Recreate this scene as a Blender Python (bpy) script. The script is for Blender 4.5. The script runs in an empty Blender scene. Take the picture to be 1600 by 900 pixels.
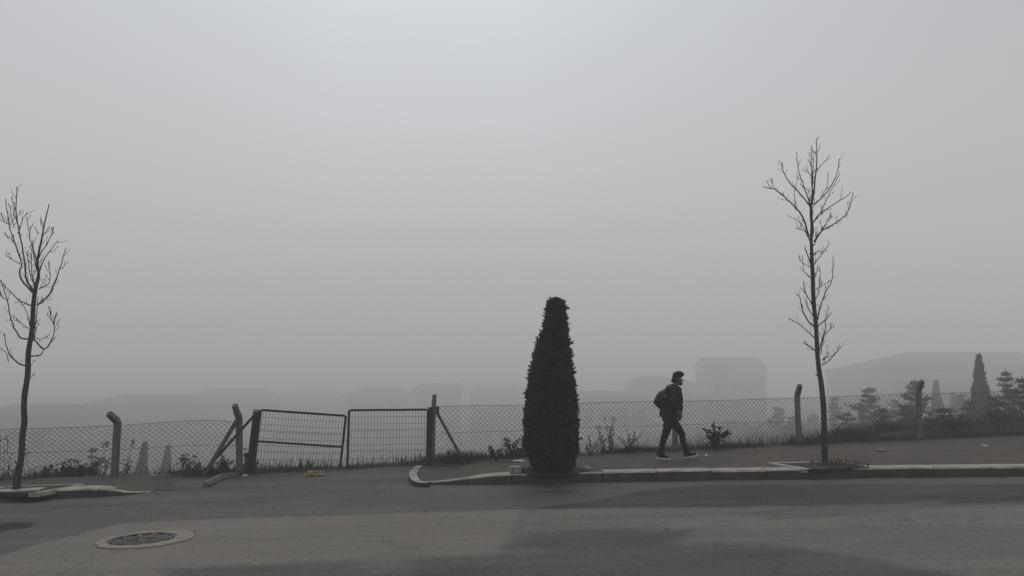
import bpy, bmesh, math, random
import numpy as np
from mathutils import Vector, Matrix, noise as mn
R = math.radians
PI = math.pi
rnd = random.Random(7)
S = bpy.context.scene
COL = S.collection

# ------------------------------------------------------------------ camera model and site layout
F = 1155.0                       # focal length in photo pixels (1600 wide)
HOR = 603.0                      # horizon row of the photograph
PITCH = math.atan((HOR - 450) / F)
CAM = Vector((0, 0, 1.65))
A = 0.02                         # the street climbs gently to the right

def ray(u, v):
    d = Vector(((u - 800) / F, 1.0, -(v - 450) / F))
    c, s = math.cos(PITCH), math.sin(PITCH)
    return Vector((d.x, d.y * c - d.z * s, d.y * s + d.z * c))

def at(u, v, Y):                 # the point seen at (u, v) at forward distance Y
    d = ray(u, v)
    return CAM + d * (Y / d.y)

def gp(u, v, h=0.0):             # the point on the sloping street plane, raised by h
    d = ray(u, v)
    t = (CAM.z - h) / (A * d.x - d.z)
    return CAM + d * t

FA = gp(178, 744, .13)
FE = gp(1248, 696, .13)
FD = (FE - FA); FD.z = 0; FD.normalize()
FN = Vector((-FD.y, FD.x, 0))    # away from the street

def fp(u, v, off=0.0):           # the point on the fence's upright plane
    d = ray(u, v)
    o = FA + FN * off
    t = (o - CAM).dot(FN) / d.dot(FN)
    return CAM + d * t

def fence_s(p):
    return (p - FA).dot(FN)

def sm(x, a, b):
    t = min(1, max(0, (x - a) / (b - a)))
    return t * t * (3 - 2 * t)

def terrain(x, y):
    s = fence_s(Vector((x, y, 0)))
    base = A * max(-25, min(25, x))
    n = mn.noise(Vector((x * .35, y * .35, 1))) * .10 + mn.noise(Vector((x * 1.7, y * 1.7, 5))) * .03
    if s < -.2:
        return base - .35
    right = sm(x, 5, 13)
    left = sm(-x, 5, 10)
    slope = .30 * (1 - right) * (1 - left) + .07 * right + .24 * left
    drop = slope * max(0, s - .7)
    lim = 9 + 3 * mn.noise(Vector((x * .02, y * .02, 3)))
    drop = lim * (1 - math.exp(-drop / lim))
    lift = .08 + .28 * right * sm(s, .1, 1.2)
    return base + lift - drop + n * sm(s, 0, 1.5) * (1 + .08 * max(0, s))

# ------------------------------------------------------------------ mesh helpers
class MB:
    def __init__(self):
        self.v = []; self.f = []; self.m = []
    def add(self, vs, fs, mi=0):
        b = len(self.v)
        self.v.extend([tuple(x) for x in vs])
        self.f.extend([tuple(i + b for i in f) for f in fs])
        self.m.extend([mi] * len(fs))
    def box(self, c, size, rot=None, mi=0, bev=0):
        x, y, z = [s / 2 for s in size]
        vs = [Vector((sx * x, sy * y, sz * z)) for sz in (-1, 1) for sy in (-1, 1) for sx in (-1, 1)]
        if rot is not None:
            vs = [rot @ p for p in vs]
        c = Vector(c)
        self.add([c + p for p in vs], [(0, 2, 3, 1), (4, 5, 7, 6), (0, 1, 5, 4), (2, 6, 7, 3), (0, 4, 6, 2), (1, 3, 7, 5)], mi)
    def tube(self, pts, rad, n=6, cap=True, mi=0, sq=None):
        pts = [Vector(p) for p in pts]
        if not hasattr(rad, '__len__'):
            rad = [rad] * len(pts)
        up = None; rings = []
        for i, p in enumerate(pts):
            t = (pts[min(i + 1, len(pts) - 1)] - pts[max(i - 1, 0)])
            if t.length < 1e-9: t = Vector((0, 0, 1))
            t.normalize()
            if up is None:
                up = Vector((0, 1, 0)) if abs(t.y) < .9 else Vector((1, 0, 0))
            sd = t.cross(up)
            if sd.length < 1e-6: sd = t.orthogonal()
            sd.normalize(); up = sd.cross(t).normalized()
            k = []
            for j in range(n):
                a = 2 * PI * (j + .5) / n
                rx = rad[i]; ry = rad[i]
                if sq: rx *= sq[0]; ry *= sq[1]
                k.append(p + sd * math.cos(a) * rx + up * math.sin(a) * ry)
            rings.append(k)
        vs = [q for k in rings for q in k]
        fs = []
        for i in range(len(pts) - 1):
            for j in range(n):
                a = i * n + j; b = i * n + (j + 1) % n
                fs.append((a, b, b + n, a + n))
        if cap:
            fs.append(tuple(range(n - 1, -1, -1)))
            fs.append(tuple(range((len(pts) - 1) * n, len(pts) * n)))
        self.add(vs, fs, mi)
    def beam(self, a, b, w, d, jit=0, segs=1):   # square bar from a to b
        a = Vector(a); b = Vector(b)
        pts = [a.lerp(b, i / segs) for i in range(segs + 1)]
        if jit:
            pts = [p + Vector((rnd.uniform(-jit, jit), rnd.uniform(-jit, jit), 0)) for p in pts]
        self.tube(pts, math.sqrt(.5), 4, True, 0, (w, d))
    def ell(self, c, r, rot=None, n=14, m=9):
        vs = [Vector((0, 0, -r[2]))]
        for i in range(1, m):
            th = -PI / 2 + PI * i / m
            for j in range(n):
                a = 2 * PI * j / n
                vs.append(Vector((r[0] * math.cos(th) * math.cos(a), r[1] * math.cos(th) * math.sin(a), r[2] * math.sin(th))))
        vs.append(Vector((0, 0, r[2])))
        fs = [(0, 1 + (j + 1) % n, 1 + j) for j in range(n)]
        for i in range(m - 2):
            for j in range(n):
                a = 1 + i * n + j; b = 1 + i * n + (j + 1) % n
                fs.append((a, b, b + n, a + n))
        l = len(vs) - 1; o = 1 + (m - 2) * n
        fs += [(l, o + j, o + (j + 1) % n) for j in range(n)]
        if rot is not None: vs = [rot @ p for p in vs]
        self.add([Vector(c) + p for p in vs], fs)
    def prism(self, poly, top, bot):    # poly: list of (x, y); top/bot: functions or numbers above the street plane
        n = len(poly)
        ft = top if callable(top) else (lambda x, y: A * x + top)
        fb = bot if callable(bot) else (lambda x, y: A * x + bot)
        area = sum(poly[i][0] * poly[(i + 1) % n][1] - poly[(i + 1) % n][0] * poly[i][1] for i in range(n))
        if area < 0: poly = poly[::-1]
        vs = [(x, y, fb(x, y)) for x, y in poly] + [(x, y, ft(x, y)) for x, y in poly]
        fs = [tuple(range(n, 2 * n)), tuple(range(n - 1, -1, -1))]
        for i in range(n):
            j = (i + 1) % n
            fs.append((i, j, j + n, i + n))
        self.add(vs, fs)
    def mesh(self, name, smooth=False):
        me = bpy.data.meshes.new(name)
        me.from_pydata(self.v, [], self.f)
        if smooth:
            me.polygons.foreach_set('use_smooth', [True] * len(me.polygons))
        me.update()
        return me
    def build(self, name, mat, parent=None, smooth=False, origin=None):
        if origin is not None:
            o0 = Vector(origin)
            self.v = [tuple(Vector(p) - o0) for p in self.v]
        me = self.mesh(name, smooth)
        for m in (mat if isinstance(mat, (list, tuple)) else [mat]):
            me.materials.append(m)
        if any(self.m): me.polygons.foreach_set('material_index', self.m)
        o = bpy.data.objects.new(name, me); COL.objects.link(o)
        if origin is not None: o.location = origin
        if parent is not None:
            o.parent = parent
            if origin is None:   # world-space vertices under a parent that has a location
                me.transform(Matrix.Translation(-parent_loc(parent)))
        return o

def parent_loc(p):
    l = Vector(p.location)
    while p.parent is not None:
        p = p.parent; l += p.location
    return l

def tag(o, label=None, cat=None, group=None, kind=None):
    if label: o['label'] = label
    if cat: o['category'] = cat
    if group: o['group'] = group
    if kind: o['kind'] = kind
    return o

def empty(name, loc, label, cat, group=None):
    o = bpy.data.objects.new(name, None); COL.objects.link(o)
    o.location = loc; o.empty_display_size = .1
    return tag(o, label, cat, group)

# ------------------------------------------------------------------ materials
def mat(name, col, rough=.8, var=.25, scale=6, bump=.0, bscale=40, spec=.3, metal=0, col2=None, stretch=None, detail=6):
    m = bpy.data.materials.new(name); m.use_nodes = True
    nt = m.node_tree; N = nt.nodes; L = nt.links
    b = N['Principled BSDF']
    b.inputs['Roughness'].default_value = rough
    b.inputs['Metallic'].default_value = metal
    b.inputs['Specular IOR Level'].default_value = spec
    tc = N.new('ShaderNodeTexCoord')
    src = tc.outputs['Object']
    if stretch:
        mp = N.new('ShaderNodeMapping'); mp.inputs['Scale'].default_value = stretch
        L.new(src, mp.inputs[0]); src = mp.outputs[0]
    nz = N.new('ShaderNodeTexNoise'); nz.inputs['Scale'].default_value = scale
    nz.inputs['Detail'].default_value = detail; nz.inputs['Roughness'].default_value = .65
    L.new(src, nz.inputs['Vector'])
    cr = N.new('ShaderNodeValToRGB')
    c2 = col2 or tuple(c * (1 - var) for c in col)
    c1 = col if col2 else tuple(c * (1 + var) for c in col)
    cr.color_ramp.elements[0].position = .3; cr.color_ramp.elements[1].position = .7
    cr.color_ramp.elements[0].color = (*c2, 1); cr.color_ramp.elements[1].color = (*c1, 1)
    L.new(nz.outputs['Fac'], cr.inputs[0]); L.new(cr.outputs[0], b.inputs['Base Color'])
    if bump:
        n2 = N.new('ShaderNodeTexNoise'); n2.inputs['Scale'].default_value = bscale; n2.inputs['Detail'].default_value = 8
        L.new(src, n2.inputs['Vector'])
        bp = N.new('ShaderNodeBump'); bp.inputs['Strength'].default_value = bump; bp.inputs['Distance'].default_value = .02
        L.new(n2.outputs['Fac'], bp.inputs['Height']); L.new(bp.outputs[0], b.inputs['Normal'])
    return m

M = {}
M['bark'] = mat('bark', (.066, .056, .050), .9, .35, 14, .6, 30, stretch=(1, 1, .25))
M['twig'] = mat('twig', (.060, .050, .045), .9, .25, 8)
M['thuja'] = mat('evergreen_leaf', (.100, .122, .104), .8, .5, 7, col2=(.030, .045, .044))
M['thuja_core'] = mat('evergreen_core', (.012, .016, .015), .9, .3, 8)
M['pine'] = mat('pine_needle', (.018, .028, .022), .85, .4, 3)
M['cyp'] = mat('cypress_leaf', (.020, .033, .026), .85, .4, 3)
M['weed'] = mat('weed_leaf', (.050, .060, .036), .85, .4, 3)
M['drystem'] = mat('dry_stem', (.060, .046, .036), .9, .3, 5)
M['grass'] = mat('grass_blade', (.085, .086, .052), .9, .0, 1.6, col2=(.105, .076, .055))
M['soil'] = mat('soil', (.050, .042, .034), .95, .4, 5, .8, 35)
M['pave'] = mat('pavement', (.078, .064, .053), .8, .0, 1.6, .5, 45, col2=(.046, .040, .034), detail=12, spec=.3)
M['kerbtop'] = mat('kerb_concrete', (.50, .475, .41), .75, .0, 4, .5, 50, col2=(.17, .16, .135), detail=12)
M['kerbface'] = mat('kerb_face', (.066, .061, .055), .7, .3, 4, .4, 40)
M['concrete'] = mat('post_concrete', (.160, .142, .120), .9, .35, 12, .5, 45)
M['dconcrete'] = mat('mould_concrete', (.105, .094, .084), .9, .45, 9, .5, 45)
M['steel'] = mat('green_steel', (.014, .022, .018), .55, .35, 20, .15, 60, spec=.4)
M['steelblack'] = mat('dark_gate_steel', (.016, .018, .018), .5, .3, 20, spec=.4)
M['wire'] = mat('galvanised_wire', (.034, .033, .032), .6, .35, 4, metal=.2)
M['iron'] = mat('cast_iron', (.016, .015, .014), .55, .3, 30, .5, 80, spec=.5)
M['ring'] = mat('ring_concrete', (.31, .285, .25), .8, .0, 10, .6, 40, col2=(.19, .175, .155), detail=12)
M['white'] = mat('white_litter', (.62, .61, .57), .7, .12, 15)
M['yellow'] = mat('yellow_bag', (.30, .26, .12), .6, .3, 12, .5, 20)
M['rock'] = mat('stone', (.15, .15, .13), .9, .35, 18, .6, 30)
M['skin'] = mat('skin', (.12, .080, .064), .8, .1, 20)
M['jacket'] = mat('navy_jacket', (.019, .022, .040), .75, .35, 9, .3, 25)
M['trousers'] = mat('dark_trousers', (.014, .015, .018), .85, .3, 9, .3, 30)
M['hair'] = mat('black_hair', (.008, .007, .007), .6, .3, 30, .6, 60)
M['bag'] = mat('black_bag', (.010, .011, .012), .6, .3, 14, .3, 40)
M['bagtrim'] = mat('grey_trim', (.16, .16, .17), .4, .2, 14)
M['sole'] = mat('white_sole', (.55, .54, .52), .6, .1, 14)
M['shoe'] = mat('dark_shoe', (.012, .012, .014), .7, .2, 14)
M['wallc'] = mat('render_wall', (.22, .21, .20), .9, .15, .8)
M['wallw'] = mat('pale_wall', (.46, .45, .44), .9, .12, .8)
M['roof'] = mat('roof_tile', (.075, .06, .055), .9, .25, 1.5)
M['roofg'] = mat('grey_roof', (.09, .09, .095), .8, .25, 1.5)
M['glass'] = mat('window_glass', (.02, .022, .025), .2, .2, 1)
M['land'] = mat('hillside', (.058, .050, .040), .95, .0, .35, .6, 6, col2=(.030, .033, .024), detail=12)

# ------------------------------------------------------------------ ground, road, pavement
xs = np.concatenate([np.linspace(-420, -60, 19), np.linspace(-55, -26, 12), np.arange(-25, 25.01, .35), np.linspace(27, 60, 12), np.linspace(70, 420, 18)])
ys = np.concatenate([np.linspace(-420, 0, 12), np.linspace(4, 11, 6), np.arange(11.5, 26, .3), np.arange(26.5, 60, 1.2), np.linspace(64, 420, 40)])
g = MB()
nx, ny = len(xs), len(ys)
g.v = [(x, y, terrain(x, y)) for y in ys for x in xs]
g.f = [(j * nx + i, j * nx + i + 1, (j + 1) * nx + i + 1, (j + 1) * nx + i) for j in range(ny - 1) for i in range(nx - 1)]
g.m = [0] * len(g.f)
o = g.build('ground', M['land'], smooth=True); tag(o, kind='structure')

def P2(pts, h=0):                # photo points -> ground (x, y)
    return [tuple(gp(u, v, h)[:2]) for u, v in pts]

def dens(pts, step=.25):
    out = []
    for i in range(len(pts) - 1):
        a, b = pts[i], pts[i + 1]
        n = max(1, int(math.dist(a, b) / step))
        out += [(a[0] + (b[0] - a[0]) * k / n, a[1] + (b[1] - a[1]) * k / n) for k in range(n)]
    return out + [pts[-1]]

# the road sheet: a fine grid whose tone and wetness attributes carry asphalt patches and a painted-in dashboard reflection
def seg_d(X, Y, poly, closed=True):
    d = np.full(X.shape, 1e9); n = len(poly)
    for i in range(n if closed else n - 1):
        x1, y1 = poly[i]; x2, y2 = poly[(i + 1) % n]
        dx, dy = x2 - x1, y2 - y1
        t = np.clip(((X - x1) * dx + (Y - y1) * dy) / (dx * dx + dy * dy + 1e-12), 0, 1)
        d = np.minimum(d, np.hypot(X - x1 - t * dx, Y - y1 - t * dy))
    return d
def inside(X, Y, poly):
    c = np.zeros(X.shape, bool); n = len(poly)
    for i in range(n):
        x1, y1 = poly[i]; x2, y2 = poly[(i + 1) % n]
        k = ((y1 > Y) != (y2 > Y)) & (X < (x2 - x1) * (Y - y1) / (y2 - y1 + 1e-12) + x1)
        c ^= k
    return c
def mask(X, Y, poly, soft=.05):
    s = np.where(inside(X, Y, poly), 1, -1) * seg_d(X, Y, poly)
    return np.clip(.5 + s / (2 * soft), 0, 1)

rx = np.concatenate([np.linspace(-120, -16, 14), np.arange(-15, 15.01, .06), np.linspace(16, 120, 14)])
ry = np.concatenate([np.linspace(-6, 4.2, 6), np.arange(4.4, 16.2, .055)])
X, Y = np.meshgrid(rx, ry)
jx = np.array([mn.noise(Vector((x * 1.3, y * 1.3, 0))) for x, y in zip(X.ravel(), Y.ravel())]).reshape(X.shape)
jy = np.array([mn.noise(Vector((x * 5, y * 5, 9))) for x, y in zip(X.ravel(), Y.ravel())]).reshape(X.shape)
XJ = X + jx * .10 + jy * .03; YJ = Y + jx * .10 - jy * .03
tone = np.full(X.shape, .5); wet = np.full(X.shape, .25)
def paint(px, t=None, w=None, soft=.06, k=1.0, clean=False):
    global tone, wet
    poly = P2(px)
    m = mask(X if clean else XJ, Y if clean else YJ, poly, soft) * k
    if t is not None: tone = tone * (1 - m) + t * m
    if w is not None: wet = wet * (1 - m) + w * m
# lighter, drier surface in the near left; its right edge is a painted dashboard reflection
paint([(-900, 1200), (-300, 930), (0, 866), (100, 838), (180, 817), (350, 809), (560, 803), (825, 794), (790, 850), (765, 905), (700, 1300)], .86, .05, .04)
paint([(700, 1300), (765, 905), (790, 850), (825, 794), (1100, 792), (1700, 790), (2100, 830), (2000, 1300)], .70, .30, .14)  # darker side of the wedge: dashboard reflection painted into the road tone
# darker wet runnel along the gutter
paint([(-400, 850), (0, 812), (240, 790), (500, 785), (820, 772), (1100, 760), (1600, 770), (1600, 775), (1330, 783), (1060, 793), (830, 795), (560, 804), (350, 810), (180, 818), (100, 839), (0, 867), (-400, 960)], .40, .45, .05)
paint([(830, 795), (930, 782), (1010, 766), (1100, 758), (1700, 756), (1700, 782), (1330, 790), (1000, 792)], .12, .30, .06)
paint([(1180, 800), (1300, 790), (1470, 782), (1480, 790), (1350, 803), (1200, 812)], .3, .7, .12)
paint([(520, 772), (640, 769), (760, 768), (905, 766), (905, 770), (760, 774), (620, 775)], .30, .6, .03)
paint([(310, 775), (560, 770), (560, 773), (310, 779)], .35, .5, .03)
# the near strip with open, stony texture
paint([(200, 1300), (260, 890), (520, 876), (760, 868), (1000, 852), (1200, 850), (1500, 900), (1500, 1300)], .40, .2, .12, .75)
paint([(820, 835), (960, 826), (1070, 832), (1040, 855), (900, 862), (800, 856)], .30, .35, .15, .8)
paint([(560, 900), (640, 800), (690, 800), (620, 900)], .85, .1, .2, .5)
# shallow damp seams and an old round patch at the far left
paint([(-60, 824), (20, 816), (54, 818), (40, 825), (-10, 832), (-80, 836)], -.05, .2, .02)
paint([(60, 793), (150, 790), (240, 786), (235, 788), (150, 793), (70, 797)], .25, .4, .03)
# earthy driveway apron
paint([(240, 762), (320, 745), (400, 740), (640, 736), (636, 752), (620, 765), (420, 772), (250, 772)], .46, .3, .08)
def fz(x, y):
    s = fence_s(Vector((x, y, 0)))
    if s < -3: return A * x
    return A * x + .07 * sm(s, -2.2, .2)
g = MB()
ZR = A * X
for j in range(X.shape[0]):
    if ry[j] > 11:
        for i in range(X.shape[1]):
            ZR[j, i] = fz(X[j, i], Y[j, i])
ZR = ZR + jx * .008 * (Y > 4)
nx, ny = len(rx), len(ry)
g.v = list(zip(X.ravel().tolist(), Y.ravel().tolist(), ZR.ravel().tolist()))
g.f = [(j * nx + i, j * nx + i + 1, (j + 1) * nx + i + 1, (j + 1) * nx + i) for j in range(ny - 1) for i in range(nx - 1)
       if fence_s(Vector((rx[i], ry[j], 0))) < .25]
g.m = [0] * len(g.f)

rm = bpy.data.materials.new('asphalt'); rm.use_nodes = True
nt = rm.node_tree; N = nt.nodes; L = nt.links; b = N['Principled BSDF']
def math_node(op, a, c, clamp=False):
    m = N.new('ShaderNodeMath'); m.operation = op; m.use_clamp = clamp
    for i, v in enumerate((a, c)):
        if isinstance(v, (int, float)): m.inputs[i].default_value = v
        else: L.new(v, m.inputs[i])
    return m.outputs[0]
at_t = N.new('ShaderNodeAttribute'); at_t.attribute_name = 'tone'
at_w = N.new('ShaderNodeAttribute'); at_w.attribute_name = 'wet'
tc = N.new('ShaderNodeTexCoord')
def nz(scale, det=6, rough=.6, st=None):
    n = N.new('ShaderNodeTexNoise'); n.inputs['Scale'].default_value = scale
    n.inputs['Detail'].default_value = det; n.inputs['Roughness'].default_value = rough
    if st:
        mp = N.new('ShaderNodeMapping'); mp.inputs['Scale'].default_value = st
        L.new(tc.outputs['Object'], mp.inputs[0]); L.new(mp.outputs[0], n.inputs['Vector'])
    else: L.new(tc.outputs['Object'], n.inputs['Vector'])
    return n.outputs['Fac']
big = nz(.8, 8, .6, (.5, 1.6, 1)); mid = nz(7, 8, .7); fine = nz(90, 3, .7)
vo = N.new('ShaderNodeTexVoronoi'); vo.inputs['Scale'].default_value = 55; L.new(tc.outputs['Object'], vo.inputs['Vector'])
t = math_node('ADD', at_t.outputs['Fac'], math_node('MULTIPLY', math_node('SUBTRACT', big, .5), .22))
t = math_node('ADD', t, math_node('MULTIPLY', math_node('SUBTRACT', mid, .5), .30))
t = math_node('ADD', t, math_node('MULTIPLY', math_node('SUBTRACT', fine, .5), .5))
t = math_node('ADD', t, math_node('MULTIPLY', math_node('SUBTRACT', vo.outputs['Distance'], .4), .25))
streak = nz(1.0, 7, .62, (.18, 5, 1))
t = math_node('ADD', t, math_node('MULTIPLY', math_node('SUBTRACT', streak, .5), .28))
grit = nz(28, 2, .5)
gm = nz(.35, 4, .6)
gg = math_node('MULTIPLY', math_node('SUBTRACT', gm, .38), 2.2, True)
t = math_node('ADD', t, math_node('MULTIPLY', math_node('MULTIPLY', math_node('SUBTRACT', grit, .5), gg), 1.1))
pit = N.new('ShaderNodeTexVoronoi'); pit.inputs['Scale'].default_value = 9; L.new(tc.outputs['Object'], pit.inputs['Vector'])
t = math_node('SUBTRACT', t, math_node('MULTIPLY', math_node('LESS_THAN', pit.outputs['Distance'], .13), .22))
# hairline cracks
wn = N.new('ShaderNodeTexNoise'); wn.inputs['Scale'].default_value = 2.2; wn.inputs['Detail'].default_value = 5; L.new(tc.outputs['Object'], wn.inputs['Vector'])
va = N.new('ShaderNodeVectorMath'); va.operation = 'MULTIPLY_ADD'; va.inputs[1].default_value = (.5, .5, .5); L.new(wn.outputs['Color'], va.inputs[0]); L.new(tc.outputs['Object'], va.inputs[2])
ck = N.new('ShaderNodeTexVoronoi'); ck.feature = 'DISTANCE_TO_EDGE'; ck.inputs['Scale'].default_value = .42; L.new(va.outputs[0], ck.inputs['Vector'])
cm = math_node('MULTIPLY', math_node('LESS_THAN', ck.outputs['Distance'], .006), math_node('GREATER_THAN', nz(.5, 3), .50))
t = math_node('SUBTRACT', t, math_node('MULTIPLY', cm, .16))
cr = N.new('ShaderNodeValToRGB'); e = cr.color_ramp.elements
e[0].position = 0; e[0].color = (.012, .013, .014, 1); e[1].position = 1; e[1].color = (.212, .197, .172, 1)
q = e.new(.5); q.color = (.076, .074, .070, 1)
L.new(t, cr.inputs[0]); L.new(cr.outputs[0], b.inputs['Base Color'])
wv = math_node('ADD', at_w.outputs['Fac'], math_node('MULTIPLY', math_node('SUBTRACT', big, .5), .8), True)
ro = math_node('SUBTRACT', .85, math_node('MULTIPLY', wv, .48))
L.new(ro, b.inputs['Roughness']); b.inputs['Specular IOR Level'].default_value = .25
bp = N.new('ShaderNodeBump'); bp.inputs['Distance'].default_value = .012
L.new(math_node('SUBTRACT', .55, math_node('MULTIPLY', wv, .5), True), bp.inputs['Strength'])
L.new(math_node('ADD', fine, vo.outputs['Distance']), bp.inputs['Height']); L.new(bp.outputs[0], b.inputs['Normal'])
M['road'] = rm
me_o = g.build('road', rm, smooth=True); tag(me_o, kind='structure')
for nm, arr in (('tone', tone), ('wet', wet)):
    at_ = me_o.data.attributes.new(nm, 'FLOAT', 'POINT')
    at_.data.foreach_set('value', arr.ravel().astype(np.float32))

# pavements ------------------------------------------------------------
HK = .155
def ramp_h(x0, x1):              # a kerb that rises from the road between x0 and x1
    return lambda x, y: A * x + .045 + (HK - .045) * sm(x, x0, x1)
xa = gp(662, 757)[0]; xb = gp(800, 756)[0]
rh = ramp_h(xa, xb)
front_r = P2([(662, 757.5), (700, 757.3), (800, 756), (1000, 752), (1300, 747.5), (1600, 744), (2200, 737)])
def ray_top(u, v):               # photo point on the raised pavement, right block
    p = gp(u, v, HK)
    for _ in range(4):
        h = rh(p.x, 0) - A * p.x
        p = gp(u, v, h)
    return (p.x, p.y)
nose = [ray_top(u, v) for u, v in [(641, 737), (640, 746), (646, 754)]]
def offs(pts, d):                # shift each point away from the street
    return [(x, y + d) for x, y in pts]
fr = dens(front_r, .3)
back = [tuple((FA + FD * s + FN * .25)[:2]) for s in np.arange(24, 6.0, -.5)]
back = [p for p in back if p[0] > nose[0][0] + .4]
def topz(x, y):
    return rh(x, y)
g = MB()
# right pavement slab as a strip between its front line and the fence line
def strip(mb, fa, fb, zf, n=80, bot=-.06, sub=6):
    def samp(pl, t):
        L_ = [0]
        for i in range(len(pl) - 1): L_.append(L_[-1] + math.dist(pl[i], pl[i + 1]))
        d = t * L_[-1]
        for i in range(len(pl) - 1):
            if d <= L_[i + 1] or i == len(pl) - 2:
                k = (d - L_[i]) / max(1e-9, L_[i + 1] - L_[i])
                return (pl[i][0] + (pl[i + 1][0] - pl[i][0]) * k, pl[i][1] + (pl[i + 1][1] - pl[i][1]) * k)
    rows = []
    for i in range(n + 1):
        a = samp(fa, i / n); c = samp(fb, i / n)
        r = [(a[0] + (c[0] - a[0]) * k / sub, a[1] + (c[1] - a[1]) * k / sub) for k in range(sub + 1)]
        rows.append(r)
    vs = []; w = sub + 1
    for r in rows:
        for (x, y) in r:
            vs.append((x, y, zf(x, y)))
    b0 = len(vs)
    for r in rows:
        x, y = r[0]; vs.append((x, y, A * x + bot))
    for r in rows:
        x, y = r[-1]; vs.append((x, y, A * x + bot))
    fs = []
    for i in range(n):
        for k in range(sub):
            fs.append((i * w + k, (i + 1) * w + k, (i + 1) * w + k + 1, i * w + k + 1))
        fs.append((b0 + i, b0 + i + 1, (i + 1) * w, i * w))
        fs.append((i * w + sub, (i + 1) * w + sub, b0 + n + 1 + i + 1, b0 + n + 1 + i))
    fs.append((b0,) + tuple(range(0, w)) + (b0 + n + 1,))
    fs.append((b0 + n,) + tuple(b0 + 2 * n + 1 if False else i for i in [b0 + 2 * n + 1] + list(range(n * w + sub, n * w - 1, -1))))
    mb.add(vs, fs)
def wob(x, y):
    return mn.noise(Vector((x * .9, y * .9, 2))) * .012
front_in = offs(fr, .12)
b0 = tuple((fp(672, 700) + FN * .2)[:2])
b1 = tuple((FA + FD * 30 + FN * .2)[:2])
left_edge = [nose[1], nose[0]]
strip(g, [nose[2]] + [p for p in front_in if p[0] > nose[2][0] + .1], [nose[0], b0, b1], lambda x, y: rh(x, y) - .006 + wob(x, y), 160)
pv = g.build('pavement', M['pave'], smooth=False); tag(pv, kind='structure')

# kerb of the right pavement: dark face, pale top
g = MB()
def kerb_run(mb, fa, w_of, zf, bot=-.05, bev=.02, stone=.92):
    # single stones butted end to end, each a little out of line and level with the next
    L_ = [0]
    for i in range(len(fa) - 1): L_.append(L_[-1] + math.dist(fa[i], fa[i + 1]))
    n = max(1, int(round(L_[-1] / stone)))
    pa = np.array(fa)
    for k in range(n):
        d0 = L_[-1] * k / n + .006; d1 = L_[-1] * (k + 1) / n - .006
        dd = np.linspace(d0, d1, max(2, int((d1 - d0) / .12) + 1))
        jz = rnd.uniform(-.006, .006); jy_ = rnd.uniform(-.007, .007); tl = rnd.uniform(-.008, .008)
        pts = [(float(np.interp(d, L_, pa[:, 0])), float(np.interp(d, L_, pa[:, 1])) + jy_) for d in dd]
        xm = sum(p[0] for p in pts) / len(pts)
        chip = rnd.uniform(.7, 1.5)
        kerb_stone(mb, pts, w_of, lambda x, y: zf(x, y) + jz + tl * (x - xm), bot, bev * chip)
def kerb_stone(mb, fa, w_of, zf, bot=-.05, bev=.02):
    pts = fa; n = len(pts)
    prof = []
    vs = []
    for i, (x, y) in enumerate(pts):
        a = Vector(pts[max(0, i - 1)]); c = Vector(pts[min(n - 1, i + 1)])
        d = (c - a).normalized(); nn = Vector((-d.y, d.x))
        w = w_of(i / (n - 1), x) * (1 + .10 * mn.noise(Vector((x * 6, y * 6, 3))))
        z = zf(x, y)
        p = Vector((x, y))
        for (o_, dz) in ((0, None), (.008, -bev), (bev + .008, 0), (w, .002), (w, -.05)):
            q = p + nn * o_
            vs.append((q.x, q.y, A * q.x + bot if dz is None else z + dz))
    fs = []; mi = []
    for i in range(n - 1):
        for k in range(4):
            fs.append((i * 5 + k, (i + 1) * 5 + k, (i + 1) * 5 + k + 1, i * 5 + k + 1))
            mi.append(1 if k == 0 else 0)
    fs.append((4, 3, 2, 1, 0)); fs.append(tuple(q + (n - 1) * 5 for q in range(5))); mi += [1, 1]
    b_ = len(mb.v)
    mb.v.extend(vs); mb.f.extend([tuple(q + b_ for q in f) for f in fs]); mb.m.extend(mi)
kw = lambda t, x: .08 + .34 * sm(x, xa, xb) + .02 * mn.noise(Vector((x * 3, 0, 0)))
gapL = gp(800, 740, HK).x; gapR = gp(918, 738, HK).x
g1 = [p for p in fr if p[0] <= gapL]; g2 = [p for p in fr if gapL - .3 <= p[0] <= gapR + .3]; g3 = [p for p in fr if p[0] >= gapR]
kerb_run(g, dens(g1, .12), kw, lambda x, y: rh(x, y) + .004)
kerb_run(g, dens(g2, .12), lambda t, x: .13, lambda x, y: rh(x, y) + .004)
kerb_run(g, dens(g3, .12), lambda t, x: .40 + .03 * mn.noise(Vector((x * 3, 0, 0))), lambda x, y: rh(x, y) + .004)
# rounded pale nose stones
nz_pts = [ray_top(u, v) for u, v in [(668, 757), (655, 756.5), (647, 754), (643, 749), (642, 743), (645, 736), (652, 730)]]
nh = lambda x, y: A * x + .075
kerb_run(g, dens(nz_pts, .06), lambda t, x: -.11, nh, stone=.45)
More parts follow.
